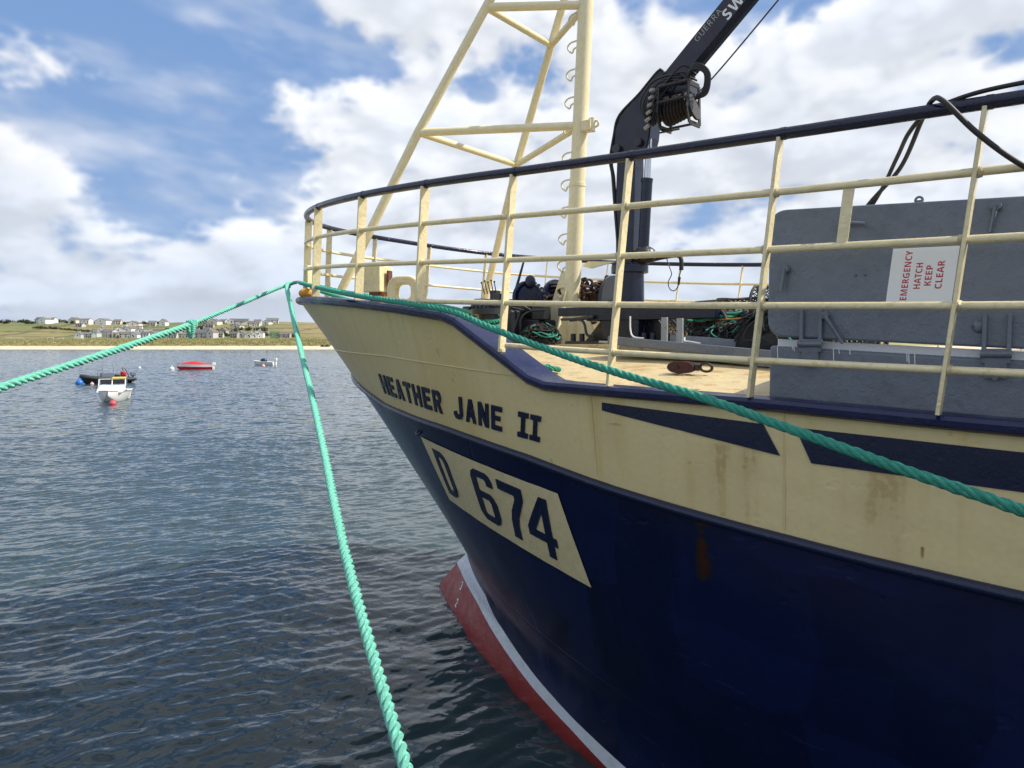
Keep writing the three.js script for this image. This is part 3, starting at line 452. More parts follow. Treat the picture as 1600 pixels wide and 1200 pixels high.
// block letters as outlines in a unit cell
const G = {
  H: [[[0, 0], [.27, 0], [.27, .4], [.73, .4], [.73, 0], [1, 0], [1, 1], [.73, 1], [.73, .62], [.27, .62], [.27, 1], [0, 1]]],
  E: [[[0, 0], [.95, 0], [.95, .2], [.28, .2], [.28, .41], [.8, .41], [.8, .6], [.28, .6], [.28, .8], [.95, .8], [.95, 1], [0, 1]]],
  A: [[[0, 0], [.27, 0], [.35, .24], [.65, .24], [.73, 0], [1, 0], [.65, 1], [.35, 1]], [[.41, .42], [.59, .42], [.5, .74]]],
  T: [[[.36, 0], [.64, 0], [.64, .79], [1, .79], [1, 1], [0, 1], [0, .79], [.36, .79]]],
  R: [[[0, 0], [.27, 0], [.27, .38], [.45, .38], [.7, 0], [1, 0], [.72, .42], [.9, .52], [.97, .66], [.97, .8], [.88, .94], [.7, 1], [0, 1]], [[.27, .57], [.6, .57], [.69, .63], [.69, .75], [.6, .81], [.27, .81]]],
  J: [[[0, .3], [0, .17], [.15, .04], [.35, 0], [.62, 0], [.84, .06], [.95, .2], [.95, 1], [.66, 1], [.66, .26], [.57, .2], [.38, .2], [.28, .26], [.28, .34]]],
  N: [[[0, 0], [.27, 0], [.27, .58], [.7, 0], [1, 0], [1, 1], [.73, 1], [.73, .43], [.3, 1], [0, 1]]],
  I: [[[0, 0], [1, 0], [1, .2], [.68, .2], [.68, .8], [1, .8], [1, 1], [0, 1], [0, .8], [.32, .8], [.32, .2], [0, .2]]],
  D: [[[0, 0], [.62, 0], [.86, .07], [1, .2], [1, .8], [.86, .93], [.62, 1], [0, 1]], [[.27, .13], [.56, .13], [.67, .17], [.73, .25], [.73, .75], [.67, .83], [.56, .87], [.27, .87]]],
  6: [[[.08, .07], [.22, 0], [.78, 0], [.92, .06], [1, .17], [1, .44], [.9, .54], [.78, .6], [.27, .6], [.27, .83], [.33, .87], [.68, .87], [.73, .83], [.73, .76], [1, .76], [1, .86], [.92, .95], [.78, 1], [.22, 1], [.08, .94], [0, .84], [0, .16]], [[.33, .13], [.68, .13], [.73, .18], [.73, .42], [.68, .47], [.27, .47], [.27, .18]]],
  7: [[[.26, 0], [.56, 0], [.58, .25], [.66, .42], [.9, .68], [1, .8], [1, 1], [0, 1], [0, .83], [.66, .83], [.66, .76], [.42, .52], [.32, .33]]],
  4: [[[.62, 0], [.86, 0], [.86, .24], [1, .24], [1, .38], [.86, .38], [.86, 1], [.60, 1], [0, .40], [0, .24], [.62, .24]], [[.27, .38], [.62, .38], [.62, .74]]],
  3: [[[0, .1], [.3, 0], [.7, 0], [1, .14], [1, .42], [.85, .52], [1, .62], [1, .86], [.7, 1], [.3, 1], [0, .9], [.1, .74], [.32, .82], [.66, .82], [.72, .62], [.4, .58], [.4, .42], [.72, .38], [.66, .18], [.32, .18], [.1, .26]]],
  2: [[[0, 0], [1, 0], [1, .18], [.4, .18], [.95, .55], [1, .82], [.75, 1], [.25, 1], [0, .84], [.15, .68], [.35, .82], [.65, .82], [.68, .62], [0, .16]]],
};
function glyph(ch, q, off, depth) { // q(x, y) -> [s, h]
  const [o, ...holes] = G[ch], dens = (c) => { const r = []; c.forEach((p, i) => { const n = c[(i + 1) % c.length], k = Math.ceil(Math.hypot(n[0] - p[0], n[1] - p[1]) / 0.25); for (let j = 0; j < k; j++) r.push(new THREE.Vector2(lerp(p[0], n[0], j / k), lerp(p[1], n[1], j / k))); }); return r; };
  const s = new THREE.Shape(dens(o)); for (const h of holes) s.holes.push(new THREE.Path(dens(h)));
  const g = new THREE.ExtrudeGeometry(s, { depth: 1, bevelEnabled: false }), p = g.attributes.position;
  for (let i = 0; i < p.count; i++) { const [a, b] = q(p.getX(i), p.getY(i)), v = onSide(a, b, off + depth * p.getZ(i)); p.setXYZ(i, v.x, v.y, v.z); }
  g.computeVertexNormals(); return [g];
}
{
  const base = (s) => 3.232 - 0.108 * (s - 2.772), hgt = 0.202;
  const word = (txt, s0, pitch, w) => [...txt].forEach((c, i) => { const a = s0 + i * pitch; part(tops, 'name_letter', glyph(c, (x, y) => { const s = a + x * w + 0.05 * y; return [s, base(s) + y * hgt]; }, -0.004, 0.016), M.letter); });
  word('HEATHER', 2.80, 0.160, 0.122); word('JANE', 4.055, 0.158, 0.122); word('II', 4.82, 0.122, 0.10);
  for (const [c, a, w] of [['D', 3.46, 0.21], ['6', 4.055, 0.29], ['7', 4.43, 0.30], ['4', 4.735, 0.315]])
    part(panel, 'number_letter', glyph(c, (x, y) => { const s = a + x * w - 0.025 * (1 - y); return [s, lerp(2.275 - 0.17 * (s - 3.46), 2.745 - 0.14 * (s - 3.46), y)]; }, -0.002, 0.018), M.letter);
  part(bottom, 'draught_mark', glyph('3', (x, y) => [1.50 + x * 0.06, 0.285 + y * 0.10], 0.001, 0.004), M.white); part(bottom, 'draught_mark', glyph('2', (x, y) => [1.55 + x * 0.06, 0.10 + y * 0.10], 0.001, 0.004), M.white);
  const f = lathe([[0.012, 0], [0.028, 0], [0.034, 0.008], [0.028, 0.018], [0.012, 0.02]], 14); f.rotateX(Math.PI / 2 - 0.5); const q = onSide(3.27, 2.87, 0.004); f.translate(q.x, q.y, q.z); part(side, 'drain_fitting', [f], M.navy);
}
// deck with camber
const deckH = (s, w) => { const e = s < 5 ? 3.40 + 0.035 * (5 - s) : Math.min(3.40, gunH(s) - 0.0); const b = Math.max(0.5, beam(s, 3.4)); return e - 0.005 + 0.25 * (1 - Math.min(1, (w / b) * (w / b))); };
part(boat, 'deck', [grid(90, 30, (u, v) => { const s = 0.30 + (LEN - 0.3) * u, b = Math.max(0, beam(s, Math.min(3.4, gunH(s))) - 0.02), w = lerp(-b, b, v); return V(s, deckH(s, w), w); })], M.deck, 'cream steel deck stained with rust');

// railing
const railTop = (s) => 3.7 + 1.585 - 0.08867 * s + 0.003677 * s * s;
const railW = (s) => { const A = 4.98, B = 3.68; return s < A ? B * Math.pow(1 - (1 - s / A) * (1 - s / A), 0.34) : B + 0.03 * (s - A); };
const railS = (w) => { // station where the bow curve has half width w
  let a = 0, b = 4.98; for (let i = 0; i < 40; i++) { const m = (a + b) / 2; if (railW(m) < w) a = m; else b = m; } return (a + b) / 2; };
const railing = sub(boat, 'railing');
const lean = 0.105;   // metres aft per metre up
const railPt = (s, sg, drop) => V(s - lean * drop, railTop(s) - drop, sg * (railW(s) - 0.02 * drop));
function railRun(drop, sP, sS, n = 80) { // port station round the bow to starboard station
  const P = []; for (let i = 0; i <= n; i++) P.push(railPt(sP * Math.pow(1 - i / n, 2.6), 1, drop)); for (let i = 1; i <= n; i++) P.push(railPt(sS * Math.pow(i / n, 2.6), -1, drop)); return P;
}
part(railing, 'top_rail', [sweep(railRun(0, 11.5, 11.5), half(0.033, 12))], M.toprail, 'navy top rail curving round the bow');
part(railing, 'rail_bar', [sweep(railRun(0.31, 11.5, 11.5), half(0.0205, 10))], M.rail);
part(railing, 'rail_bar', [sweep(railRun(0.62, 11.5, 11.5), half(0.0205, 10))], M.rail);
for (const sg of [1, -1]) {
  const run = (drop, a, b) => sweep(Array.from({ length: 40 }, (_, i) => railPt(lerp(a, b, i / 39), sg, drop)), half(0.0205, 10));
  part(railing, 'rail_bar', [run(0.93, 3.97, 11.5)], M.rail); part(railing, 'rail_bar', [run(1.24, 4.95, 11.5)], M.rail);
}
function railPost(s, sg, wide = 0.075) {
  const t = railPt(s, sg, 0.02); let f = railPt(s, sg, 1.0); for (let k = 0; k < 6; k++) { const g = gunH(f.x) + 0.035; f = railPt(s, sg, railTop(s) - g); }
  const e = 0.03, a = railPt(Math.max(0, s - e), sg, 0), b = railPt(s + e, sg, 0), tan = b.sub(a).normalize(); let nrm = V(-tan.z, 0, tan.x); if (Math.abs(railW(s)) < 0.05) nrm = V(1, 0, 0); nrm.normalize();
  const g = [bar(f, t, wide, 0.02, nrm, 0.003)];
  return part(railing, 'rail_post', g, M.rail);
}
for (const s of [10.6, 9.65, 8.7, 7.74, 6.80, 5.86, 4.91, 3.97, 3.03, 1.94, 0.79]) railPost(s, 1, s < 4.5 ? 0.085 : 0.07);
railPost(railS(1.71), 1); railPost(railS(0.70), 1);
railPost(railS(0.45), -1); for (const s of [0.22, 0.87, 1.76, 2.93, 3.93, 4.9, 5.86, 6.8, 7.74, 8.7]) railPost(s, -1);
for (const s of [8.7, 7.74, 6.80, 5.86, 4.91, 3.97, 3.03, 1.94]) for (const d of s > 4.95 ? [0.31, 0.62, 0.93, 1.24] : s > 3.9 ? [0.31, 0.62, 0.93] : [0.31, 0.62]) { const p = railPt(s, 1, d); const a = railPt(s - 0.014, 1, d), b = railPt(s + 0.014, 1, d); const q = b.clone().sub(a).normalize(), g = new THREE.TorusGeometry(0.021, 0.0075, 6, 12); const pp = g.attributes.position; for (let i = 0; i < pp.count; i++) { const f = 1 + 0.18 * noise(pp.getX(i) * 70 + s, pp.getY(i) * 70, d * 9); pp.setXYZ(i, pp.getX(i) * f, pp.getY(i) * f, pp.getZ(i) * f * 2.2); } g.applyQuaternion(new THREE.Quaternion().setFromUnitVectors(V(0, 0, 1), q)); const o = b.clone().lerp(a, rnd() < 0.5 ? 0 : 1); g.translate(o.x, o.y, o.z); part(railing, 'weld', [g], M.rail); }
// seam collars where the posts meet the top rail
for (const s of [7.74, 6.80, 5.86, 4.91, 3.97, 3.03, 1.94, 0.79]) { const p = railPt(s, 1, 0), q = railPt(s + 0.03, 1, 0); part(railing, 'collar', [rod(p, q, 0.0355, 0.0355, 12)], M.toprail); }
{ const a = railPt(7.19, 1, 0.32), b = railPt(7.19, 1, 0.61); part(railing, 'stub_plate', [bar(b, a, 0.055, 0.012, V(1, 0, 0.0), 0.003)], M.rail, 'short cream plate welded between two bars'); }
{ // stem fairlead: cheek plates either side of the roller where the ropes leave, beside the foremost port posts
  const f = sub(boat, 'bow_fairlead'); const p = railPt(0.79, 1, 0.55), q = railPt(1.15, 1, 0.55);
  for (const [s, r] of [[0.80, 0.62], [1.12, 0.62]]) { const w = railW(s), g = gunH(s); part(f, 'cheek_plate', [bar(V(s - 0.06, g, w - 0.08), V(s - 0.03, g + 0.42, w - 0.06), 0.14, 0.025, V(0.35, 0, 0.93), 0.006)], M.rail); }
  part(f, 'roller', [rod(V(0.77, gunH(0.8) + 0.16, railW(0.8) - 0.03), V(1.09, gunH(0.8) + 0.16, railW(1.12) - 0.04), 0.045)], M.galv);
}
// mast tripod
{
  const m = sub(boat, 'mast'); const P = (h) => V(2.98 + (h - 3.74) * 0.052, h, 0);
  part(m, 'post', [rod(P(3.66), P(5.75), 0.105, 0.102, 24), rod(P(5.73), P(11), 0.098, 0.09, 24), rod(P(5.72), P(5.76), 0.108, 0.108, 24)], M.mast);
  const leg = (sg) => { const a = V(0.10, 4.16, sg * 1.58), b = V(1.29, 6.48, sg * 1.06), c = V(2.17, 7.95, sg * 0.72), d = c.clone().sub(b).normalize(); return [a, b, c, c.clone().addScaledVector(d, 2.0)]; };
  for (const sg of [1, -1]) { const [a, b, c, e] = leg(sg); part(m, 'raked_leg', [rod(a, b, 0.057, 0.057, 16), rod(b, e, 0.057, 0.055, 16)], M.mast); }
  const [, bP, cP] = leg(1), [, bS, cS] = leg(-1);
  for (const [h, l, r] of [[6.48, bP, bS], [7.95, cP, cS]]) { part(m, 'cross_brace', [rod(l, P(h), 0.052, 0.052, 14)], M.mast); part(m, 'cross_brace', [rod(r, P(h), 0.044, 0.044, 14)], M.mast); part(m, 'cross_brace', [rod(l, r, 0.044, 0.044, 14)], M.mast); }
  for (let h = 4.39; h < 8.6; h += 0.343) { // climbing hooks
    const p = P(h), x = p.x - 0.10, r = 0.011; part(m, 'climbing_rung', [tube([V(x + 0.03, h + 0.06, 0.11), V(x - 0.08, h + 0.055, 0.11), V(x - 0.13, h + 0.02, 0.11), V(x - 0.12, h - 0.03, 0.11), V(x - 0.07, h - 0.075, 0.11), V(x - 0.05, h - 0.06, 0.11), V(x - 0.04, h - 0.035, 0.11), V(x + 0.03, h - 0.015, 0.11)].map((q) => q.setZ(0.02 + 0.0 * q.z)), r, 7, 34)], M.mast);
  }
  { const p = P(6.44); part(m, 'block_bracket', [box(p.x + 0.14, p.y, 0.03, 0.14, 0.13, 0.13, 0.01), rod(V(p.x + 0.2, p.y - 0.075, 0.03), V(p.x + 0.2, p.y + 0.085, 0.03), 0.045, 0.045, 14), new THREE.TorusGeometry(0.035, 0.014, 8, 16).translate(p.x + 0.255, p.y + 0.01, 0.03)], M.mast); }
  const gus = extrude([[-0.48, 3.66], [0, 3.66], [0, 4.66], [-0.10, 4.66]], 0.02, 0); gus.translate(2.95, 0, -0.01); part(m, 'foot_gusset', [gus], M.mast);
  const gus2 = extrude([[0, 3.66], [0.42, 3.66], [0.08, 4.3], [0, 4.3]], 0.02, 0); gus2.translate(3.05, 0, -0.01); part(m, 'foot_gusset', [gus2], M.mast);
  for (const sg of [1, -1]) { const g = extrude([[0, 3.62], [0.34, 3.62], [0.05, 4.4], [0, 4.4]], 0.02, 0); g.rotateY(-sg * Math.PI / 2); g.translate(3.01, 0, sg * 0.08); part(m, 'foot_gusset', [g], M.mast); }
}
// crane
{
  const c = sub(boat, 'deck_crane'), W = 0.5, cx = 4.12;
  part(c, 'base_plate', [box(cx - 0.06, 3.72, W, 1.15, 0.05, 0.75, 0.01), ...[-0.52, -0.40, 0.40, 0.50].map((x) => rod(V(cx - 0.06 + x, 3.72, W + 0.28), V(cx - 0.06 + x, 3.83, W + 0.28), 0.032, 0.032, 8))], M.crane);
  for (const sg of [-1, 1]) { const g = extrude([[0, 3.74], [0.42, 3.74], [0.08, 4.12], [0, 4.12]], 0.03, 0.004); if (sg < 0) g.rotateY(Math.PI); g.translate(cx + sg * 0.16, 0, W - (sg < 0 ? -0.015 : 0.015)); part(c, 'base_gusset', [g], M.crane); }
  part(c, 'pedestal', [box(cx, 3.92, W, 0.48, 0.36, 0.46, 0.03), rod(V(cx, 4.05, W), V(cx, 4.55, W), 0.17, 0.16, 22)], M.crane);
  part(c, 'slew_ring', [rod(V(cx, 4.52, W), V(cx, 4.60, W), 0.21, 0.21, 24), ...Array.from({ length: 12 }, (_, i) => rod(V(cx + 0.185 * Math.cos(i * 0.5236), 4.60, W + 0.185 * Math.sin(i * 0.5236)), V(cx + 0.185 * Math.cos(i * 0.5236), 4.635, W + 0.185 * Math.sin(i * 0.5236)), 0.018, 0.018, 6))], M.crane);
  part(c, 'outrigger_beam', [box(cx + 0.35, 4.06, W + 0.15, 1.55, 0.17, 0.2, 0.015), box(cx - 0.62, 4.09, W + 0.15, 0.42, 0.10, 0.18, 0.012)], M.crane);
  part(c, 'control_bar', [tube([V(cx - 0.75, 4.0, W + 0.28), V(cx - 0.45, 3.98, W + 0.30), V(cx - 0.38, 3.82, W + 0.30), V(cx - 0.28, 3.8, W + 0.3)], 0.016, 7), rod(V(cx - 0.62, 3.99, W + 0.29), V(cx - 0.30, 4.02, W + 0.29), 0.022)], M.dark);
  part(c, 'column', [(() => { const g = extrude([[-0.11, 4.58], [0.08, 4.58], [0.10, 5.7], [0.09, 6.0], [-0.10, 6.0], [-0.12, 5.3]], 0.20, 0.012); g.translate(cx + 0.0, 0, W - 0.10); return g; })()], M.crane);
  part(c, 'lift_cylinder', [rod(V(cx + 0.20, 4.72, W + 0.06), V(cx + 0.24, 5.52, W + 0.06), 0.060, 0.060, 20), rod(V(cx + 0.235, 5.50, W + 0.06), V(cx + 0.24, 5.54, W + 0.06), 0.066, 0.066, 20)], M.crane);
  part(c, 'cylinder_rod', [rod(V(cx + 0.24, 5.52, W + 0.06), V(cx + 0.255, 6.0, W + 0.06), 0.036, 0.036, 16)], M.steel, 'bright steel ram of the lifting cylinder');
  part(c, 'cylinder_foot', [new THREE.SphereGeometry(0.12, 18, 12).scale(1.1, 0.85, 1).translate(cx + 0.22, 4.70, W + 0.06), rod(V(cx + 0.2, 4.68, W - 0.14), V(cx + 0.2, 4.68, W + 0.22), 0.045)], M.dark);
  // inner arm: cranked box beam from the column head to the boom hinge
  const arm = extrude([[-0.145, 5.82], [-0.13, 6.12], [-0.07, 6.26], [0.40, 6.66], [0.56, 6.50], [0.30, 6.18], [0.28, 5.98], [0.24, 5.84], [0.02, 5.80]], 0.22, 0.012); arm.translate(cx, 0, W - 0.11);
  part(c, 'inner_arm', [arm], M.crane);
  part(c, 'hinge_pin', [rod(V(cx - 0.1, 5.9, W - 0.17), V(cx - 0.1, 5.9, W + 0.17), 0.05), rod(V(cx + 0.17, 5.93, W - 0.17), V(cx + 0.17, 5.93, W + 0.17), 0.045)], M.dark);
  // boom
  const b0 = V(cx + 0.46, 6.46, W + 0.02), b1 = V(cx + 2.04, 7.78, W + 0.14), bd = b1.clone().sub(b0).normalize();
  const bx = new THREE.Vector3().crossVectors(bd, V(0, 0, 1)).normalize(), bz = new THREE.Vector3().crossVectors(bx, bd).normalize();   // bx points down and aft, bz to port
  const sec = (t, k = 1) => { const o = b0.clone().addScaledVector(bd, t); return [[-0.16, 0.10], [-0.16, -0.10], [0.10, -0.10], [0.17, -0.03], [0.17, 0.05], [0.10, 0.10]].map(([x, z]) => o.clone().addScaledVector(bx, x * k).addScaledVector(bz, z * k)); };
  const secs = [sec(-0.05, 0.72), sec(0.1, 0.8), sec(4.5, 0.8)]; const pos = [], idx = []; secs.forEach((q) => q.forEach((p) => pos.push(p.x, p.y, p.z))); for (let i = 0; i < 2; i++) for (let j = 0; j < 6; j++) { const a = i * 6 + j, b = i * 6 + (j + 1) % 6; idx.push(a, a + 6, b, b, a + 6, b + 6); } for (let j = 1; j < 5; j++) idx.push(0, j, j + 1, 12, 12 + j + 1, 12 + j);
  const bg = new THREE.BufferGeometry(); bg.setAttribute('position', new THREE.Float32BufferAttribute(pos, 3)); bg.setIndex(idx);
  const boom = part(c, 'boom', [toCreasedNormals(bg, 0.3)], M.crane);
  const font = await new FontLoader().loadAsync('fonts/droid/droid_sans_bold.typeface.json');
  const fontR = await new FontLoader().loadAsync('fonts/droid/droid_sans_regular.typeface.json');
  const letters = (txt, fnt, size, t0, x0, mat, name) => { let adv = 0; for (const ch of txt) { const sh = fnt.generateShapes(ch, size); const g = new THREE.ExtrudeGeometry(sh, { depth: 0.004, bevelEnabled: false, curveSegments: 4 }); g.computeBoundingBox(); const wd = g.boundingBox.max.x;
    const mm = new THREE.Matrix4().makeBasis(bd, bx.clone().negate(), bz); g.translate(adv, 0, 0); g.applyMatrix4(mm); const o = b0.clone().addScaledVector(bd, t0).addScaledVector(bx, x0).addScaledVector(bz, 0.081); g.translate(o.x, o.y, o.z); part(boom, name, [g], mat); adv += wd + size * 0.16; } };
  letters('GUERRA', fontR, 0.064, 0.53, -0.045, M.galv, 'maker_letter'); letters('SW', font, 0.112, 0.86, 0.072, M.white, 'load_letter');
  // rope winch hung on the hinge: cheeks, cage and drum
  const wv = sub(c, 'crane_winch'); const wc = V(cx + 0.72, 6.12, W + 0.30);
  part(wv, 'drum', [rod(V(wc.x - 0.13, wc.y - 0.02, wc.z), V(wc.x + 0.13, wc.y + 0.05, wc.z), 0.11, 0.11, 24), ...Array.from({ length: 7 }, (_, i) => new THREE.TorusGeometry(0.122, 0.013, 6, 24).rotateY(Math.PI / 2).translate(wc.x - 0.11 + i * 0.036, wc.y - 0.01 + i * 0.01, wc.z))], M.drum, 'rusty wire wound on the crane winch drum');
  for (const x of [-0.16, 0.16]) { const Q = [[-0.15, -0.15], [0.10, -0.17], [0.16, -0.04], [0.13, 0.22], [-0.12, 0.24]].map(([z, y]) => V(wc.x + x, wc.y + y, wc.z + z)); part(wv, 'cheek', [...Q.map((p, i) => bar(p, Q[(i + 1) % 5], 0.016, 0.05, V(1, 0, 0))), rod(V(wc.x + x - 0.012, wc.y, wc.z), V(wc.x + x + 0.012, wc.y + 0.006, wc.z), 0.135, 0.135, 22)], M.wornSteel); }
  for (const [x0, y0, z0, x1, y1, z1, r] of [[-0.17, 0.07, 0.16, 0.17, 0.07, 0.16, 0.014], [-0.17, 0.24, 0.12, 0.17, 0.24, 0.12, 0.018], [-0.17, -0.18, 0.05, 0.17, -0.18, 0.05, 0.013], [-0.2, -0.2, 0.04, 0.05, -0.22, 0.1, 0.009]]) part(wv, 'cage_bar', [rod(V(wc.x + x0, wc.y + y0, wc.z + z0), V(wc.x + x1, wc.y + y1, wc.z + z1), r)], M.wornSteel);
  part(wv, 'motor', [rod(V(wc.x - 0.17, wc.y + 0.02, wc.z), V(wc.x - 0.36, wc.y - 0.03, wc.z - 0.02), 0.085, 0.07, 16), box(wc.x - 0.30, wc.y + 0.13, wc.z - 0.06, 0.14, 0.12, 0.14, 0.02)], M.crane);
  part(wv, 'mount', [box(wc.x - 0.08, wc.y + 0.24, wc.z - 0.14, 0.34, 0.12, 0.26, 0.02)], M.crane);
  for (let i = 0; i < 8; i++) { const a = rr(-0.1, 0.1), b = rr(0.1, 0.28); part(wv, 'hydraulic_hose', [tube([V(wc.x - 0.32 + i * 0.02, wc.y - 0.08 + a * 0.5, wc.z + 0.06), V(wc.x - 0.40 + i * 0.03, wc.y + 0.12, wc.z + 0.10 + a * 0.4), V(wc.x - 0.30 + i * 0.04, wc.y + 0.34 + a * 0.6, wc.z + 0.02), V(wc.x - 0.05 + i * 0.02, wc.y + 0.36 + a, wc.z + 0.02), V(wc.x + 0.10 + i * 0.01, wc.y + 0.30 + a * 0.5, wc.z - 0.05)], 0.011, 6, 40)], M.rubber); }
  for (let i = 0; i < 5; i++) part(wv, 'hydraulic_hose', [tube([V(wc.x + 0.06, wc.y + 0.26 + i * 0.012, wc.z + 0.02), V(wc.x + 0.16 + i * 0.01, wc.y + 0.36 + i * 0.012, wc.z + 0.06), V(wc.x + 0.29 + i * 0.012, wc.y + 0.30, wc.z + 0.05), V(wc.x + 0.27 + i * 0.01, wc.y + 0.15 - i * 0.01, wc.z + 0.02), V(wc.x + 0.17, wc.y + 0.08, wc.z)], 0.012, 6, 40)], M.rubber);
  for (let i = 0; i < 6; i++) part(wv, 'hose_fitting', [rod(V(wc.x - 0.34 + i * 0.012, wc.y - 0.14 + i * 0.075, wc.z + 0.09), V(wc.x - 0.28 + i * 0.01, wc.y - 0.12 + i * 0.07, wc.z + 0.12), 0.022, 0.018, 8)], M.galv);
  part(c, 'hoist_wire', [tube([V(wc.x + 0.12, wc.y + 0.10, wc.z - 0.05), b0.clone().addScaledVector(bd, 0.9).addScaledVector(bx, 0.32), b0.clone().addScaledVector(bd, 4.4).addScaledVector(bx, 0.24)], 0.008, 6, 40)], M.dark);
  for (const [x, z] of [[-0.13, 0.06], [-0.125, 0.09], [-0.12, 0.12]]) part(c, 'arm_hose', [tube([V(cx + x + 0.02, 4.9, W + z), V(cx + x - 0.02, 5.3, W + z), V(cx + x - 0.05, 5.62, W + z), V(cx + x - 0.08, 5.80, W + z), V(cx + x - 0.035, 6.06, W + z), V(cx + x + 0.03, 6.27, W + z), V(cx + x + 0.28, 6.46, W + z), V(cx + 0.40, 6.66, W + z), V(cx + 0.46, 6.6, W + z)], 0.013, 6, 50)], M.rubber);
}
// hatch trunk with raised lid
{
  const h = sub(boat, 'emergency_hatch'); h.scale.setScalar(0.945); h.position.set(0.443, 0.2035, 0.426); const W = 3.2, dn = (s) => -0.058 * (s - 6.6);
  const skew = (g) => { const p = g.attributes.position; for (let i = 0; i < p.count; i++) p.setY(i, p.getY(i) + dn(p.getX(i))); return g; };
  part(h, 'trunk', [skew(box(8.2, 3.46, W - 0.55, 3.22, 0.47, 1.1, 0.02))], M.hatch, 'grey hatch trunk standing on deck behind the rail');
  part(h, 'sealing_lip', [skew(box(8.2, 3.715, W - 0.08, 3.16, 0.05, 0.03, 0.004))], M.white, 'white sealing lip with paint runs');
  const rs = new THREE.Shape(), x0 = 6.58, x1 = 9.75, y0 = 3.765, y1 = 4.535, r = 0.10; rs.moveTo(x0 + r, y0); rs.lineTo(x1 - r, y0); rs.quadraticCurveTo(x1, y0, x1, y0 + r); rs.lineTo(x1, y1 - r); rs.quadraticCurveTo(x1, y1, x1 - r, y1); rs.lineTo(x0 + r, y1); rs.quadraticCurveTo(x0, y1, x0, y1 - r); rs.lineTo(x0, y0 + r); rs.quadraticCurveTo(x0, y0, x0 + r, y0);
  const lid = new THREE.ExtrudeGeometry(rs, { depth: 0.06, bevelEnabled: true, bevelSize: 0.012, bevelThickness: 0.012, bevelSegments: 2 }); lid.translate(0, 0, W - 0.09); part(h, 'lid', [skew(lid)], M.hatch, 'grey hatch lid standing upright on its hinges');
  for (const s of [6.84, 7.78, 8.9]) { const y = 3.70 + dn(s); part(h, 'hinge', [box(s - 0.055, y + 0.10, W + 0.005, 0.022, 0.26, 0.03, 0.004), box(s + 0.055, y + 0.10, W + 0.005, 0.022, 0.26, 0.03, 0.004), box(s, y - 0.03, W + 0.006, 0.10, 0.16, 0.03, 0.004), rod(V(s - 0.07, y + 0.02, W + 0.024), V(s + 0.07, y + 0.02, W + 0.024), 0.02, 0.02, 10), rod(V(s, y - 0.10, W), V(s, y - 0.10, W + 0.035), 0.018, 0.018, 8)], M.hatch); }
  for (const [a, b, c, d] of [[7.0, 4.42, 7.13, 4.40], [7.755, 4.43, 7.735, 4.29], [6.68, 4.17, 6.665, 4.03], [6.92, 3.88, 7.03, 3.71]]) part(h, 'dog_handle', [rod(V(a, b, W - 0.02), V(a, b, W + 0.03), 0.028, 0.024, 12), rod(V(a, b, W + 0.025), V(c, d, W + 0.035), 0.014, 0.011, 8)], M.hatch);
  part(h, 'lock_boss', [lathe([[0.0, 0.02], [0.02, 0.02], [0.035, 0.008], [0.04, 0]], 16).rotateX(Math.PI / 2).translate(7.70, 3.80 + 0, W - 0.02)], M.hatch);
  part(h, 'lifting_eye', [new THREE.TorusGeometry(0.018, 0.007, 6, 14).translate(7.39, 4.515, W - 0.05), box(7.39, 4.49, W - 0.05, 0.04, 0.05, 0.02, 0.004)], M.hatch);
  for (const s of [7.08, 7.1]) part(h, 'bolt_head', [new THREE.SphereGeometry(0.008, 8, 6).translate(s + (s > 7.09 ? 0.03 : 0), 4.11, W - 0.016)], M.hatch);
  for (const [s, l] of [[6.64, 0.10], [6.73, 0.02], [6.74, 0.03], [6.97, 0.085], [7.0, 0.03], [7.36, 0.05], [7.37, 0.06], [7.40, 0.11], [7.06, 0.03]]) part(h, 'paint_drip', [bar(V(s + 0.004, 3.70 + dn(s) - l, W + 0.0015), V(s, 3.70 + dn(s), W + 0.0015), 0.005, 0.003, V(1, 0, 0), 0.001)], M.white);
  // sign
  const cv = document.createElement('canvas'); cv.width = 640; cv.height = 600; const k = cv.getContext('2d'); k.fillStyle = '#eceff0'; k.fillRect(0, 0, 640, 600); k.fillStyle = '#b5222f'; k.translate(320, 300); k.rotate(-Math.PI / 2); k.textAlign = 'left'; k.font = 'bold 92px sans-serif';
  const tw = (t, x, y, w) => { k.save(); k.translate(x, y); k.scale(w / k.measureText(t).width, 1); k.fillText(t, 0, 0); k.restore(); }; tw('EMERGENCY', -285, -118, 555); tw('HATCH', -160, 0, 300); tw('KEEP', -128, 100, 235); tw('CLEAR', -160, 205, 310);
  const tx = new THREE.CanvasTexture(cv); tx.colorSpace = THREE.SRGBColorSpace; const sg = new THREE.BoxGeometry(0.325, 0.305, 0.003); const mats = new THREE.MeshStandardMaterial({ map: tx, roughness: 0.35 });
  const q = sg.attributes.position; for (let i = 0; i < q.count; i++) { const X = q.getX(i), Y = q.getY(i); q.setXYZ(i, X + 7.42 + 0.10 * Y, Y + 4.092 - 0.03 * X, q.getZ(i) + W - 0.0155); }
  part(h, 'warning_sign', sg, mats, 'white sign with red sideways words EMERGENCY HATCH KEEP CLEAR');
}
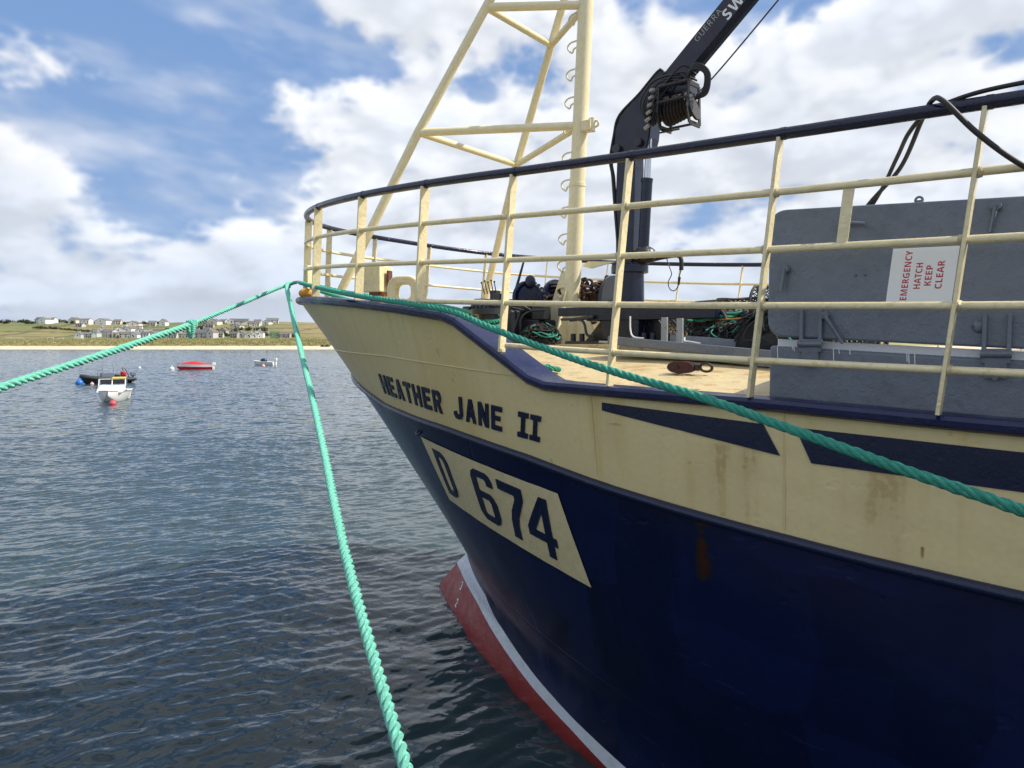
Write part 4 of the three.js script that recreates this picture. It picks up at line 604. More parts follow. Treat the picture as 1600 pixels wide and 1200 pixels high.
// anchor windlass forward of the mast
{
  const w = sub(boat, 'windlass'), d = 3.72;
  part(w, 'bed', [box(2.35, d + 0.03, 0.15, 1.1, 0.06, 1.3, 0.01)], M.dark);
  part(w, 'gear_case', [box(2.28, d + 0.22, 0.35, 0.50, 0.42, 0.6, 0.04), rod(V(1.95, d + 0.46, 0.30), V(2.6, d + 0.46, 0.30), 0.13, 0.13, 22), box(2.62, d + 0.16, 0.2, 0.3, 0.3, 0.4, 0.03)], M.dark);
  part(w, 'motor', [rod(V(1.72, d + 0.44, 0.42), V(2.05, d + 0.44, 0.42), 0.12, 0.12, 18), ...[0, 1, 2, 3].map((i) => rod(V(1.76 + i * 0.07, d + 0.44, 0.42), V(1.79 + i * 0.07, d + 0.44, 0.42), 0.135, 0.135, 18)), rod(V(1.64, d + 0.44, 0.42), V(1.72, d + 0.44, 0.42), 0.05)], M.navy);
  part(w, 'brake_band', [new THREE.TorusGeometry(0.19, 0.03, 8, 26).rotateY(1.1).translate(2.50, d + 0.60, 0.28), rod(V(2.45, d + 0.60, 0.26), V(2.55, d + 0.60, 0.30), 0.165, 0.165, 24)], M.navy);
  part(w, 'brake_lever', [rod(V(2.36, d + 0.72, 0.34), V(2.52, d + 1.12, 0.36), 0.020, 0.012, 8)], M.dark);
  part(w, 'brake_cap', [new THREE.SphereGeometry(0.09, 14, 10).scale(0.8, 1, 0.8).translate(2.56, d + 0.80, 0.30)], M.navy);
  const ch = []; for (let i = 0; i < 110; i++) { const a = rr(0, 6.28), x = rr(2.62, 3.42), r = 0.20 + rr(-0.02, 0.07); const t = new THREE.TorusGeometry(0.048, 0.015, 6, 12); t.scale(1.35, 1, 1); t.rotateX(rr(0, 3)); t.rotateY(rr(0, 3)); t.translate(x, d + 0.56 + r * Math.sin(a), -0.25 + r * Math.cos(a)); ch.push(t); }
  part(w, 'chain', [rod(V(2.6, d + 0.56, -0.25), V(3.45, d + 0.56, -0.25), 0.16, 0.16, 20), ...ch], M.chain, 'rusty anchor chain wound on the windlass drum');
  part(w, 'drum_flange', [rod(V(3.45, d + 0.54, -0.25), V(3.50, d + 0.54, -0.25), 0.33, 0.33, 26)], M.dark); part(w, 'drum_flange', [rod(V(2.56, d + 0.54, -0.25), V(2.60, d + 0.54, -0.25), 0.33, 0.33, 26)], M.navy);
  part(w, 'side_frame', [bar(V(2.5, d, 0.05), V(2.5, d + 0.56, 0.05), 0.3, 0.05, V(1, 0, 0))], M.navy); part(w, 'side_frame', [bar(V(3.54, d, -0.25), V(3.54, d + 0.56, -0.25), 0.3, 0.05, V(1, 0, 0))], M.navy);
  part(w, 'rope_roll', [rod(V(3.55, d + 0.36, 0.05), V(4.0, d + 0.44, -0.05), 0.09, 0.085, 16), ...[0, 1, 2].map((i) => rod(V(3.56 + i * 0.09, d + 0.362 + i * 0.016, 0.048 - i * 0.02), V(3.60 + i * 0.09, d + 0.37 + i * 0.016, 0.04 - i * 0.02), 0.094, 0.094, 16))], M.panelCream, 'cream roller with dark bands beside the mast');
  part(w, 'roll_band', [0, 1, 2].map((i) => rod(V(3.60 + i * 0.09, d + 0.369 + i * 0.016, 0.039 - i * 0.02), V(3.64 + i * 0.09, d + 0.376 + i * 0.016, 0.03 - i * 0.02), 0.098, 0.098, 16)), M.dark);
  part(w, 'ladle_plate', [extrude([[0, 0], [0.4, -0.03], [0.05, -0.09], [-0.1, -0.05]], 0.02, 0.002).translate(3.2, d + 1.05, -0.1)], M.mast);
  for (let i = 0; i < 7; i++) { const x = 1.75 + i * 0.15, z = 0.62 + 0.05 * (i % 3); part(w, 'hydraulic_pipe', [tube([V(x, d + 0.08, z), V(x + 0.02, d + 0.30 + 0.04 * (i % 2), z + 0.03), V(x + 0.10, d + 0.40 + 0.05 * (i % 3), z - 0.05), V(x + 0.26, d + 0.42, z - 0.16)], 0.014, 6, 24)], i % 3 ? M.dark : M.rubber); }
  for (const [x, y, z, a, b, c] of [[1.86, 0.52, 0.42, 0.16, 0.16, 0.22], [2.02, 0.64, 0.36, 0.10, 0.14, 0.12], [2.75, 0.42, 0.32, 0.20, 0.24, 0.16], [2.22, 0.60, 0.52, 0.12, 0.10, 0.12], [1.70, 0.30, 0.5, 0.12, 0.4, 0.2]]) part(w, 'valve_block', [box(x, d + y, z, a, b, c, 0.015)], M.dark);
  for (let i = 0; i < 5; i++) part(w, 'control_lever', [rod(V(1.92 + i * 0.05, d + 0.66, 0.46), V(1.90 + i * 0.055, d + 0.80 + 0.02 * (i % 2), 0.50), 0.008, 0.006, 6), new THREE.SphereGeometry(0.014, 8, 6).translate(1.90 + i * 0.055, d + 0.81 + 0.02 * (i % 2), 0.50)], M.dark);
  part(w, 'gear_teeth', Array.from({ length: 22 }, (_, i) => box(0, 0.19, 0, 0.03, 0.05, 0.06, 0.004).rotateZ(i / 22 * 6.2832).rotateY(1.1).translate(2.50, d + 0.60, 0.20)).concat([rod(V(2.47, d + 0.60, 0.19), V(2.53, d + 0.60, 0.21), 0.18, 0.18, 26)]), M.wornSteel);
  part(w, 'guard_plate', [box(1.9, d + 0.2, 1.0, 0.42, 0.4, 0.03, 0.01), box(2.3, d + 0.15, 1.0, 0.28, 0.36, 0.03, 0.01)], M.hatch, 'grey guard plate beside the windlass');
  part(w, 'guard_handle', [tube([V(1.80, d + 0.36, 1.05), V(1.86, d + 0.44, 1.06), V(2.0, d + 0.43, 1.06), V(2.06, d + 0.30, 1.06), V(2.12, d + 0.02, 1.06)], 0.02, 7)], M.galv);
}
// pot table: long grey tray on legs, starboard of the hatch
{
  const t = sub(boat, 'pot_table'); const L = [4.75, 9.0], y = (s) => 3.775 - 0.078 * (s - 4.75), z = (s) => 1.40 + 0.19 * (s - 4.75);
  const P = (s, dy, dz) => V(s, y(s) + dy, z(s) + dz);
  part(t, 'front_edge', [bar(P(L[0], -0.03, 0.65), P(L[1], -0.03, 0.65), 0.075, 0.03, up, 0.006)], M.hatch); part(t, 'back_edge', [bar(P(L[0], 0.0, -0.65), P(L[1], 0.0, -0.65), 0.075, 0.03, up, 0.006)], M.hatch);
  part(t, 'tray_floor', [bar(P(L[0], -0.055, 0), P(L[1], -0.055, 0), 1.28, 0.02, V(0, 0, 1), 0.004)], M.galv, 'weathered grey underside of the pot table');
  part(t, 'under_beam', [bar(P(L[0] + 0.1, -0.095, 0.58), P(L[1], -0.095, 0.58), 0.06, 0.05, up, 0.004)], M.galv);
  for (const s of [5.1, 6.4, 7.6]) for (const q of [-0.55, 0.4]) part(t, 'leg', [bar(V(s, deckH(s, z(s) + q) - 0.01, z(s) + q), P(s, -0.06, q), 0.05, 0.05, V(1, 0, 0))], M.galv);
  for (const s of [5.10, 5.27]) part(t, 'pot_stop', [bar(P(s, -0.05, 0.15), P(s, 0.21, 0.15), 0.06, 0.03, V(1, 0, 0))], M.galv);
  for (const [s, k] of [[5.05, 1], [5.62, 0.25]]) part(t, 'edge_hook', [tube([P(s - 0.07, 0.20 * k, 0.62), P(s - 0.06, 0.08 * k, 0.63), P(s - 0.02, 0.02, 0.64), P(s + 0.10, 0.012, 0.65)], 0.008, 6)], M.white);
}
// bow fittings
{
  const b = sub(boat, 'roller_bitt'); const x = 2.92, z = 3.20, g = gunH(2.92);
  part(b, 'stem', [rod(V(x, g - 0.2, z), V(x, g + 0.10, z), 0.085, 0.075, 18), rod(V(x, g - 0.02, z), V(x, g + 0.02, z), 0.12, 0.12, 18)], M.rail);
  part(b, 'head_box', [box(x - 0.02, g + 0.24, z, 0.20, 0.25, 0.22, 0.012, 0.25)], M.rail, 'cream box head with chipped paint'); part(b, 'rust_ring', [rod(V(x, g + 0.085, z), V(x, g + 0.115, z), 0.092, 0.092, 18)], M.rust); part(b, 'side_plate', [box(x + 0.105, g + 0.24, z - 0.04, 0.02, 0.16, 0.07, 0.004, 0.25)], M.rust);
  const f = sub(boat, 'panama_fairlead'); const sh = new THREE.Shape(); const rr2 = (p, w, h, r) => { p.moveTo(-w + r, -h); p.lineTo(w - r, -h); p.quadraticCurveTo(w, -h, w, -h + r); p.lineTo(w, h - r); p.quadraticCurveTo(w, h, w - r, h); p.lineTo(-w + r, h); p.quadraticCurveTo(-w, h, -w, h - r); p.lineTo(-w, -h + r); p.quadraticCurveTo(-w, -h, -w + r, -h); };
  rr2(sh, 0.145, 0.13, 0.11); const ho = new THREE.Path(); rr2(ho, 0.095, 0.085, 0.075); sh.holes.push(ho);
  const fg = new THREE.ExtrudeGeometry(sh, { depth: 0.06, bevelEnabled: true, bevelSize: 0.018, bevelThickness: 0.025, bevelSegments: 3, curveSegments: 8 }); fg.rotateY(0.35); fg.translate(3.23, gunH(3.3) + 0.15, 3.14);
  part(f, 'ring', [fg], M.rail, 'cream ring fairlead on the gunwale'); part(f, 'foot', [box(3.28, gunH(3.3) + 0.02, 3.16, 0.30, 0.06, 0.14, 0.01, 0.35), box(3.28, gunH(3.3) - 0.3, 3.16, 0.26, 0.6, 0.06, 0.01, 0.35)], M.rail);
  const m = sub(boat, 'mooring_bitt'); const y = deckH(3.68, 2.5); part(m, 'stem', [rod(V(3.68, y - 0.02, 2.5), V(3.68, 4.0, 2.5), 0.10, 0.10, 20)], M.dark); part(m, 'cap', [rod(V(3.68, 3.99, 2.5), V(3.68, 4.045, 2.5), 0.165, 0.165, 22)], M.dark); part(m, 'base', [box(3.68, y, 2.5, 0.5, 0.05, 0.4, 0.01)], M.dark);
  const r = sub(boat, 'cable_arm'); part(r, 'arm', [tube([V(3.95, 4.70, 0.3), V(4.12, 4.715, 0.02), V(4.30, 4.735, 0), V(4.43, 4.745, 0), V(4.495, 4.73, 0), V(4.52, 4.68, 0), V(4.522, 4.57, 0)], 0.026, 8, 50)], M.dark); part(r, 'cable', [tube([V(4.33, 4.73, 0), V(4.37, 4.62, 0), V(4.40, 4.53, 0), V(4.36, 4.44, 0), V(4.38, 4.36, 0), V(4.44, 4.335, 0), V(4.49, 4.40, 0), V(4.50, 4.5, 0), V(4.52, 4.57, 0)], 0.006, 5, 50)], M.dark); part(r, 'connector', [rod(V(4.49, 4.40, 0), V(4.50, 4.49, 0), 0.012, 0.018, 8)], M.dark);
  part(boat, 'deck_pad', [box(4.1, 3.68, 0.5, 1.3, 0.06, 0.9, 0.01)], M.deck);
}

// ---------------------------------------------------------------- ropes (laid from three strands), in world metres
const LW = (s, h, w) => V(s, h, w).applyMatrix4(toWorld);
function ropeGeo(pts, r, pitch, strands = 3, seg = 6) {
  const c = new THREE.CatmullRomCurve3(pts, false, 'centripetal'), L = c.getLength(), n = Math.max(20, Math.ceil(L / pitch * 9)), fr = c.computeFrenetFrames(n, false), geos = [];
  const P = []; for (let i = 0; i <= n; i++) P.push(c.getPointAt(i / n));
  const sr = r * 0.56, so = r * 0.50;
  for (let k = 0; k < strands; k++) {
    const pos = [], idx = [];
    for (let i = 0; i <= n; i++) {
      const a = i / n * L / pitch * 2 * Math.PI + 2.2 * noise(i * 0.011, 4, L) + 0.35 * noise(i * 0.07, k, L) + k / strands * 2 * Math.PI, fuzz = 1 + 0.22 * noise(i * 0.23, k * 5, L);
      const N = fr.normals[i], B = fr.binormals[i], o = P[i].clone().addScaledVector(N, Math.cos(a) * so).addScaledVector(B, Math.sin(a) * so);
      for (let j = 0; j < seg; j++) { const b = a + j / seg * 2 * Math.PI, q = o.clone().addScaledVector(N, Math.cos(b) * sr * fuzz).addScaledVector(B, Math.sin(b) * sr * fuzz); pos.push(q.x, q.y, q.z); }
    }
    for (let i = 0; i < n; i++) for (let j = 0; j < seg; j++) { const a = i * seg + j, b = i * seg + (j + 1) % seg, cc = a + seg, d = b + seg; idx.push(a, cc, b, b, cc, d); }
    const g = new THREE.BufferGeometry(); g.setAttribute('position', new THREE.Float32BufferAttribute(pos, 3)); g.setIndex(idx); g.computeVertexNormals(); geos.push(g);
  }
  const hair = []; for (let i = 0; i < L * 70; i++) { const k = Math.floor(rnd() * n), a = rr(0, 6.28), d = fr.normals[k].clone().multiplyScalar(Math.cos(a)).addScaledVector(fr.binormals[k], Math.sin(a)), o = P[k].clone().addScaledVector(d, r * 0.95), tn = fr.tangents[k], e = o.clone().addScaledVector(d, rr(0.1, 0.45) * r).addScaledVector(tn, rr(-1.1, 1.1) * r), w = tn.clone().multiplyScalar(r * 0.045); hair.push(o.x - w.x, o.y - w.y, o.z - w.z, o.x + w.x, o.y + w.y, o.z + w.z, e.x, e.y, e.z); }
  const hg = new THREE.BufferGeometry(); hg.setAttribute('position', new THREE.Float32BufferAttribute(hair, 3)); hg.computeVertexNormals(); geos.push(hg);
  return join(geos);
}
const whip = (c, r, t, turns, axis) => { const p = []; for (let i = 0; i <= turns * 14; i++) { const a = i / 14 * 2 * Math.PI; const x = new THREE.Vector3().crossVectors(axis, up).normalize(), y = new THREE.Vector3().crossVectors(x, axis); p.push(c.clone().addScaledVector(axis, (i / (turns * 14) - 0.5) * t).addScaledVector(x, Math.cos(a) * r).addScaledVector(y, Math.sin(a) * r)); } return p; };
{
  const F = V(-2.54, 4.45, -8.60), J = V(-2.60, 4.385, -8.20);
  const a = thing('mooring_rope', 'taut pale green rope with a knot running from the bow off to the left', 'rope');
  part(a, 'line', ropeGeo([LW(1.3, 4.25, 2.4), F, J, V(-2.71, 4.13, -7.2), V(-2.83, 3.885, -6.28)], 0.020, 0.11), M.rope);
  part(a, 'spliced_eye', ropeGeo([V(-2.825, 3.888, -6.30), V(-2.97, 3.66, -5.3), V(-3.12, 3.44, -4.3), V(-3.30, 3.16, -3.0), V(-3.55, 2.78, -1.2), V(-3.66, 2.55, -0.15)], 0.0275, 0.15), M.rope, 'thicker spliced end of the rope');
  const ax = V(-0.15, -0.22, 1).normalize(), kn = V(-2.83, 3.88, -6.26);
  part(a, 'knot', [ropeGeo(whip(kn, 0.033, 0.08, 3, ax), 0.014, 0.05), ropeGeo([kn.clone().add(V(0.03, 0.03, 0)), kn.clone().add(V(0.04, -0.05, 0.05)), kn.clone().add(V(0.005, -0.11, 0.04)), kn.clone().add(V(-0.02, -0.06, 0.02))], 0.017, 0.05), ropeGeo([kn.clone().add(V(-0.03, 0.03, 0)), kn.clone().add(V(0.01, -0.06, 0.06)), kn.clone().add(V(0.015, -0.12, 0.03))], 0.016, 0.05)], M.rope, 'lumpy knot tied round the rope');
  const b = thing('mooring_rope', 'green rope dropping from the bow down to the bottom edge of the view', 'rope');
  part(b, 'line', ropeGeo([V(-2.585, 4.36, -8.22), V(-2.575, 4.405, -8.23), V(-2.560, 4.405, -8.15), V(-2.545, 4.37, -8.05), V(-2.27, 4.09, -7.3), V(-1.95, 3.77, -6.45), V(-1.457, 3.31, -5.15), V(-1.20, 3.075, -4.45), V(-0.74, 2.70, -3.15), V(-0.34, 2.34, -2.20), V(0.05, 2.10, -1.25), V(0.28, 2.03, -0.72)], 0.024, 0.13), M.rope);
  const c = thing('mooring_rope', 'thick teal rope slanting along the outside of the rail to the right edge', 'rope');
  part(c, 'line', ropeGeo([LW(1.5, 4.30, 2.35), V(-2.49, 4.435, -8.50), V(-1.74, 4.225, -6.90), V(-1.33, 4.125, -6.15), V(-0.77, 4.01, -5.35), V(-0.41, 3.93, -5.00), V(-0.17, 3.825, -4.72), V(0.20, 3.68, -4.35), V(0.54, 3.56, -3.95), V(0.94, 3.44, -3.45), V(1.25, 3.32, -3.05), V(1.51, 3.22, -2.75), V(1.79, 3.12, -2.45), V(2.6, 2.8, -1.5), V(3.6, 2.45, -0.4)], 0.0225, 0.21, 4), M.ropeDark);
  const d = thing('deck_rope', 'dark green rope lying inside the bow from the fairlead to the black bitt', 'rope');
  part(d, 'line', ropeGeo([LW(0.95, 4.36, 2.44), LW(1.7, 4.24, 2.75), LW(2.5, 4.10, 2.95), LW(3.1, 4.0, 2.88), LW(3.45, 3.86, 2.68), ...Array.from({ length: 22 }, (_, i) => LW(3.68 + 0.125 * Math.cos(2.4 - i * 0.7), 3.80 + i * 0.006, 2.5 + 0.125 * Math.sin(2.4 - i * 0.7)))], 0.022, 0.08), M.ropeDark);
  const e = thing('deck_rope', 'second green rope sagging across the bow deck towards the windlass', 'rope');
  part(e, 'line', ropeGeo([LW(0.9, 4.40, 2.4), LW(1.5, 4.28, 1.9), LW(2.4, 4.16, 1.9), LW(3.2, 4.02, 2.1), LW(3.55, 3.93, 2.36), LW(3.68, 3.92, 2.64), LW(3.81, 3.93, 2.5), LW(3.68, 3.94, 2.36), LW(3.1, 3.97, 1.6), LW(2.6, 4.0, 1.05)], 0.020, 0.08), M.ropeDark);
  const f = thing('rope_coil', 'loose green rope coil on deck inside the gunwale step', 'rope'); const q = []; for (let i = 0; i < 26; i++) { const t = i / 26, an = i * 0.62; q.push(LW(4.62 + (0.10 + 0.06 * t) * Math.cos(an) + 0.16 * t, deckH(4.6, 3.1) + 0.03 + 0.05 * Math.abs(noise(an, 2, 3)), 3.12 + 0.10 * Math.sin(an) - 0.05 * t)); } part(f, 'coil', ropeGeo(q, 0.02, 0.08), M.ropeDark);
  const o = thing('rope_float', 'small orange float hanging behind the bow rope', 'float'); const p = LW(1.55, 4.24, 3.03); part(o, 'body', [new THREE.SphereGeometry(0.06, 16, 12).scale(1.35, 0.9, 0.9).translate(p.x, p.y + 0.02, p.z)], M.orange); part(o, 'neck', [rod(V(p.x + 0.06, p.y, p.z), V(p.x + 0.15, p.y - 0.03, p.z + 0.05), 0.016, 0.02)], M.white);
}
// quay bollards behind the photographer
for (const [x, z, lab] of [[-3.68, 0.05, 'black iron bollard on the quay holding the knotted rope'], [0.32, -0.5, 'black iron bollard at the quay edge holding the dropping rope'], [3.75, 0.0, 'black iron bollard on the quay holding the teal rope']]) { const o = thing('quay_bollard', lab, 'bollard', [x, 1.94, z]); part(o, 'body', [lathe([[0.0, 0], [0.16, 0], [0.16, 0.03], [0.10, 0.06], [0.085, 0.14], [0.09, 0.28], [0.14, 0.34], [0.14, 0.40], [0.08, 0.44], [0, 0.44]].map(([r, y]) => [r, x === 0.32 ? y * 0.5 : x < 0 ? y * 1.45 : y * 1.2]), 20)], M.dark); }
// black hoses hung over the top rail
{
  const top = railTop(7.58) + 0.05, h = thing('black_hose', 'black rubber hose looped over the top rail above the hatch', 'hose');
  part(h, 'line', [tube([LW(6.95, 4.42, 2.85), LW(7.09, 4.58, 2.90), LW(7.30, 4.70, 3.2), LW(7.46, 4.83, 3.62), LW(7.52, top, 3.76), LW(7.58, top - 0.04, 3.86), LW(7.72, 4.66, 3.86), LW(7.90, 4.49, 3.82), LW(8.2, 4.28, 3.72), LW(8.7, 4.15, 3.6)], 0.0125, 8, 110)], M.rubber);
  const k = thing('black_hose', 'second black hose crossing behind the loop and lying along the top rail', 'hose');
  part(k, 'line', [tube([LW(7.0, 4.44, 2.82), LW(7.15, 4.62, 2.95), LW(7.3, 4.74, 3.30), LW(7.40, 4.79, 3.58), LW(7.50, top - 0.035, 3.70), LW(7.66, top - 0.01, 3.77), LW(7.85, top + 0.0, 3.78), LW(8.1, top - 0.01, 3.79), LW(8.5, top - 0.03, 3.78), LW(9.0, 4.4, 3.5)], 0.0115, 8, 110)], M.rubber);
}
// lobster pots heaped on the deck
{
  const net = new THREE.MeshStandardMaterial({ color: lin(0.025, 0.025, 0.024), roughness: 0.9 }), frame = new THREE.MeshStandardMaterial({ color: lin(0.05, 0.045, 0.04), roughness: 0.8 }), teal = M.ropeDark, blue = new THREE.MeshStandardMaterial({ color: lin(0.03, 0.16, 0.30), roughness: 0.8 }), wood = new THREE.MeshStandardMaterial({ color: lin(0.28, 0.20, 0.14), roughness: 0.9 });
  const L = 0.72, B = 0.46, H = 0.36;
  const arc = (x, k = 1) => Array.from({ length: 13 }, (_, i) => { const a = Math.PI * i / 12; return V(x, 0.04 + H * k * Math.pow(Math.sin(a), 0.7), -B / 2 * Math.cos(a) * k); });
  const hoop = (x) => tube(arc(x), 0.017, 6, 26);
  const netGeo = (() => { const g = []; const P = (u, v) => { const a = Math.PI * v; return V((u - 0.5) * L, 0.04 + H * Math.pow(Math.max(0, Math.sin(a)), 0.7) * 0.985, -B / 2 * Math.cos(a) * 0.985); }; const nu = 15, nv = 12;
    for (let i = 0; i < nu; i++) for (let j = 0; j < nv; j++) { g.push(rod(P(i / nu, j / nv), P((i + 1) / nu, (j + 1) / nv), 0.0055, 0.0055, 3), rod(P((i + 1) / nu, j / nv), P(i / nu, (j + 1) / nv), 0.0055, 0.0055, 3)); }
    for (const x of [-L / 2, L / 2]) for (let j = 1; j < 8; j++) { const y = 0.04 + H * j / 8; const hw = B / 2 * Math.sqrt(Math.max(0.02, 1 - Math.pow(j / 8, 2.6))); g.push(rod(V(x, y, -hw), V(x, y, hw), 0.0055, 0.0055, 3)); }
    return join(g); })();
  const frameGeo = join([hoop(-L / 2), hoop(0), hoop(L / 2), rod(V(-L / 2, 0.04, -B / 2), V(L / 2, 0.04, -B / 2), 0.017, 0.017, 6), rod(V(-L / 2, 0.04, B / 2), V(L / 2, 0.04, B / 2), 0.017, 0.017, 6), rod(V(-L / 2, 0.4, 0), V(L / 2, 0.4, 0), 0.016, 0.016, 6)]);
  const baseGeo = join([0, 1, 2, 3, 4].map((i) => box(0, 0.02, -B / 2 + 0.045 + i * 0.0925, L, 0.02, 0.06, 0.003)));
  const list = [[5.45, 0.0, -0.35, 0.2], [5.62, 0.27, -0.3, 0.1], [5.62, 0.05, 0.02, -0.25], [6.25, 0.0, -0.2, 0.0], [6.3, 0.25, -0.25, 0.15], [5.2, 0.0, 0.25, 1.3], [5.75, 0.02, 0.4, 0.4], [4.55, 0.0, -0.5, 0.9], [4.85, 0.02, -0.9, 0.3], [6.3, 0.02, 0.35, 0.1], [4.3, 0.0, -1.1, 0.1], [5.0, 0.16, -0.3, 0.5]];
  const labs = ['netted lobster pot at the bottom of the stack beside the hatch', 'topmost netted lobster pot of the stack beside the hatch', 'netted lobster pot with blue twine tilted against the stack', 'netted lobster pot behind the hatch lid edge', 'upper netted lobster pot behind the hatch lid edge', 'netted lobster pot standing crosswise under the green rope', 'netted lobster pot leaning at the foot of the stack, nearest the table', 'dark lobster pot left of the table stops', 'dark lobster pot behind the table stops', 'lobster pot hidden low behind the hatch', 'leftmost dark lobster pot under the crane beam', 'lobster pot lying on the low heap beside the green rope'];
  list.forEach(([s, y, w, r], i) => {
    const p = LW(s, deckH(s, w) + 0.02 + y, w), o = thing('lobster_pot', labs[i], 'lobster pot', [p.x, p.y, p.z], SHIP.turn + r, 'lobster pots on deck');
    o.rotation.z = rr(-0.16, 0.16); o.rotation.x = rr(-0.14, 0.14); part(o, 'frame', frameGeo, frame); part(o, 'netting', netGeo, net); part(o, 'base', baseGeo, wood);
    const q = []; for (let k = 0; k < 9; k++) q.push(V(rr(-0.3, 0.3), 0.42 * Math.sqrt(rnd()), rr(-0.2, 0.2) * 1.15)); part(o, 'lashing', [tube(q, 0.009, 5, 50)], [teal, blue, frame][i % 3]);
  });
  const q = []; for (let i = 0; i < 40; i++) q.push(LW(5.0 + 0.5 * noise(i * 0.31, 1, 2) + 0.25 * Math.cos(i * 0.8), deckH(5, 0.3) + 0.38 + 0.12 * noise(i * 0.4, 3, 3), 0.3 + 0.35 * Math.sin(i * 0.8)));
  solo('pot_rope', [ropeGeo(q, 0.016, 0.07)], M.ropeDark, 'tangled green rope heaped on the lobster pots', 'rope');
  const q2 = []; for (let i = 0; i < 22; i++) q2.push(LW(5.25 + 0.3 * Math.sin(i * 0.5), deckH(5, 0.4) + 0.27 + 0.02 * i / 5, 0.45 + 0.2 * Math.cos(i * 0.45)));
  solo('pot_line', [tube(q2, 0.008, 5, 90)], M.orange, 'thin orange line across the lobster pots', 'line');
}
{
  const heap = (s, w, rx, ry, rz, lab) => { const o = thing('net_heap', lab, 'fishing net', LW(s, deckH(s, w) - 0.02, w).toArray(), SHIP.turn, 'net heaps on deck'), g = new THREE.IcosahedronGeometry(1, 5), q = g.attributes.position, netDark = new THREE.MeshStandardMaterial({ color: lin(0.020, 0.021, 0.021), roughness: 1 });
    for (let i = 0; i < q.count; i++) { const x = q.getX(i), y = q.getY(i), z = q.getZ(i), f = 1 + 0.45 * fbm(x * 2 + s, y * 2, z * 2 + w, 4) + 0.12 * noise(x * 14, y * 14, z * 14); q.setXYZ(i, x * rx * f * 0.9, Math.max(0, y) * ry * f * 0.88, z * rz * f * 0.9); } g.computeVertexNormals(); part(o, 'netting', [g], netDark);
    for (let k = 0; k < 60; k++) { const P = []; let a = rr(0, 6.28); for (let i = 0; i < 7; i++) { a += rr(-0.7, 0.7); const r = rr(0.2, 0.98), x = r * Math.cos(a), z = r * Math.sin(a); P.push(V(x * rx, ry * 1.06 * Math.sqrt(Math.max(0.02, 1 - r * r)) + rr(0, 0.05), z * rz)); } part(o, 'strand', [tube(P, rr(0.006, 0.012), 5, 36)], k % 7 === 0 ? M.ropeDark : k % 3 ? netDark : M.wornSteel); } };
  heap(5.95, 0.75, 0.55, 0.50, 0.4, 'dark tangled net heaped against the lobster pots beside the hatch'); heap(5.25, 0.45, 0.45, 0.30, 0.4, 'lower dark net heap left of the big tangle, behind the table'); heap(2.9, 0.55, 0.3, 0.22, 0.25, 'small dark net bundle at the foot of the mast');
}
// snatch block lying on deck
{
  const p = LW(5.92, deckH(5.92, 2.85) + 0.055, 2.85), o = thing('snatch_block', 'old red and black pulley block lying on the deck', 'pulley', [p.x, p.y, p.z], SHIP.turn + 0.1); o.scale.setScalar(0.82);
  const oval = Array.from({ length: 20 }, (_, i) => { const a = i / 10 * Math.PI; return [0.105 * Math.cos(a) + (Math.cos(a) > 0 ? 0.02 : -0.01), 0.052 * Math.sin(a)]; });
  for (const z of [-0.05, 0.03]) part(o, 'cheek', [extrude(oval, 0.016, 0.004).translate(-0.10, 0, z)], M.redIron, 'chipped dark red cheek plate'); part(o, 'sheave', [rod(V(-0.12, 0, -0.03), V(-0.12, 0, 0.028), 0.046, 0.046, 18)], M.dark); part(o, 'pin', [rod(V(-0.12, 0, -0.065), V(-0.12, 0, 0.065), 0.016, 0.016, 10)], M.wornSteel); part(o, 'swivel', [rod(V(0.02, 0, 0), V(0.08, 0.0, 0), 0.026, 0.02), box(0.05, 0, 0, 0.05, 0.06, 0.07, 0.012)], M.wornSteel); part(o, 'shackle', [new THREE.TorusGeometry(0.042, 0.011, 7, 18).scale(1.25, 1, 1).rotateX(0.5).translate(0.125, 0.0, 0)], M.wornSteel);
}

// ---------------------------------------------------------------- small boats and buoys
function loft(L, B, D, o = {}) { // open hull, bow at +z end
  const n = 26, m = 12, { flare = 0.6, sheer = 0.25, keel = 0.25, full = 0.55 } = o;
  return grid(n, m * 2, (u, v) => { const z = (u - 0.5) * L, b = B / 2 * Math.pow(clamp(1 - Math.pow(u, 2.6)), full) * lerp(0.86, 1, sstep(0, 0.4, u)), q = v * 2 - 1, a = Math.abs(q), top = D + sheer * u * u, bot = -keel + (keel + 0.75 * D) * Math.pow(u, 7);
    const x = Math.sign(q) * b * Math.pow(a, flare) , y = bot + (top - bot) * Math.pow(a, 2.1); return V(x, y, z); });
}
function deckOf(L, B, D, sheer, full, drop, u0 = 0, u1 = 1) { return grid(22, 6, (u, v) => { const t = lerp(u0, u1, u), z = (t - 0.5) * L, b = 0.97 * B / 2 * Math.pow(clamp(1 - Math.pow(t, 2.6)), full) * lerp(0.86, 1, sstep(0, 0.4, t)); return V(lerp(-b, b, v), D + sheer * t * t - drop, z); }); }
function gunwale(L, B, D, sheer, full, r) { const P = [], Q = []; for (let i = 0; i <= 30; i++) { const t = i / 30, b = B / 2 * Math.pow(clamp(1 - Math.pow(t, 2.6)), full) * lerp(0.86, 1, sstep(0, 0.4, t)); P.push(V(b, D + sheer * t * t, (t - 0.5) * L)); } for (let i = P.length - 2; i >= 0; i--) Q.push(V(-P[i].x, P[i].y, P[i].z)); return sweep([...P, ...Q], half(r, 8)); }
function transomOf(L, B, D, keel) { const w = B / 2 * 0.86; return extrude([[-w, D], [-w * 0.85, 0], [0, -keel], [w * 0.85, 0], [w, D]], 0.04, 0).translate(0, 0, -L / 2 - 0.02); }
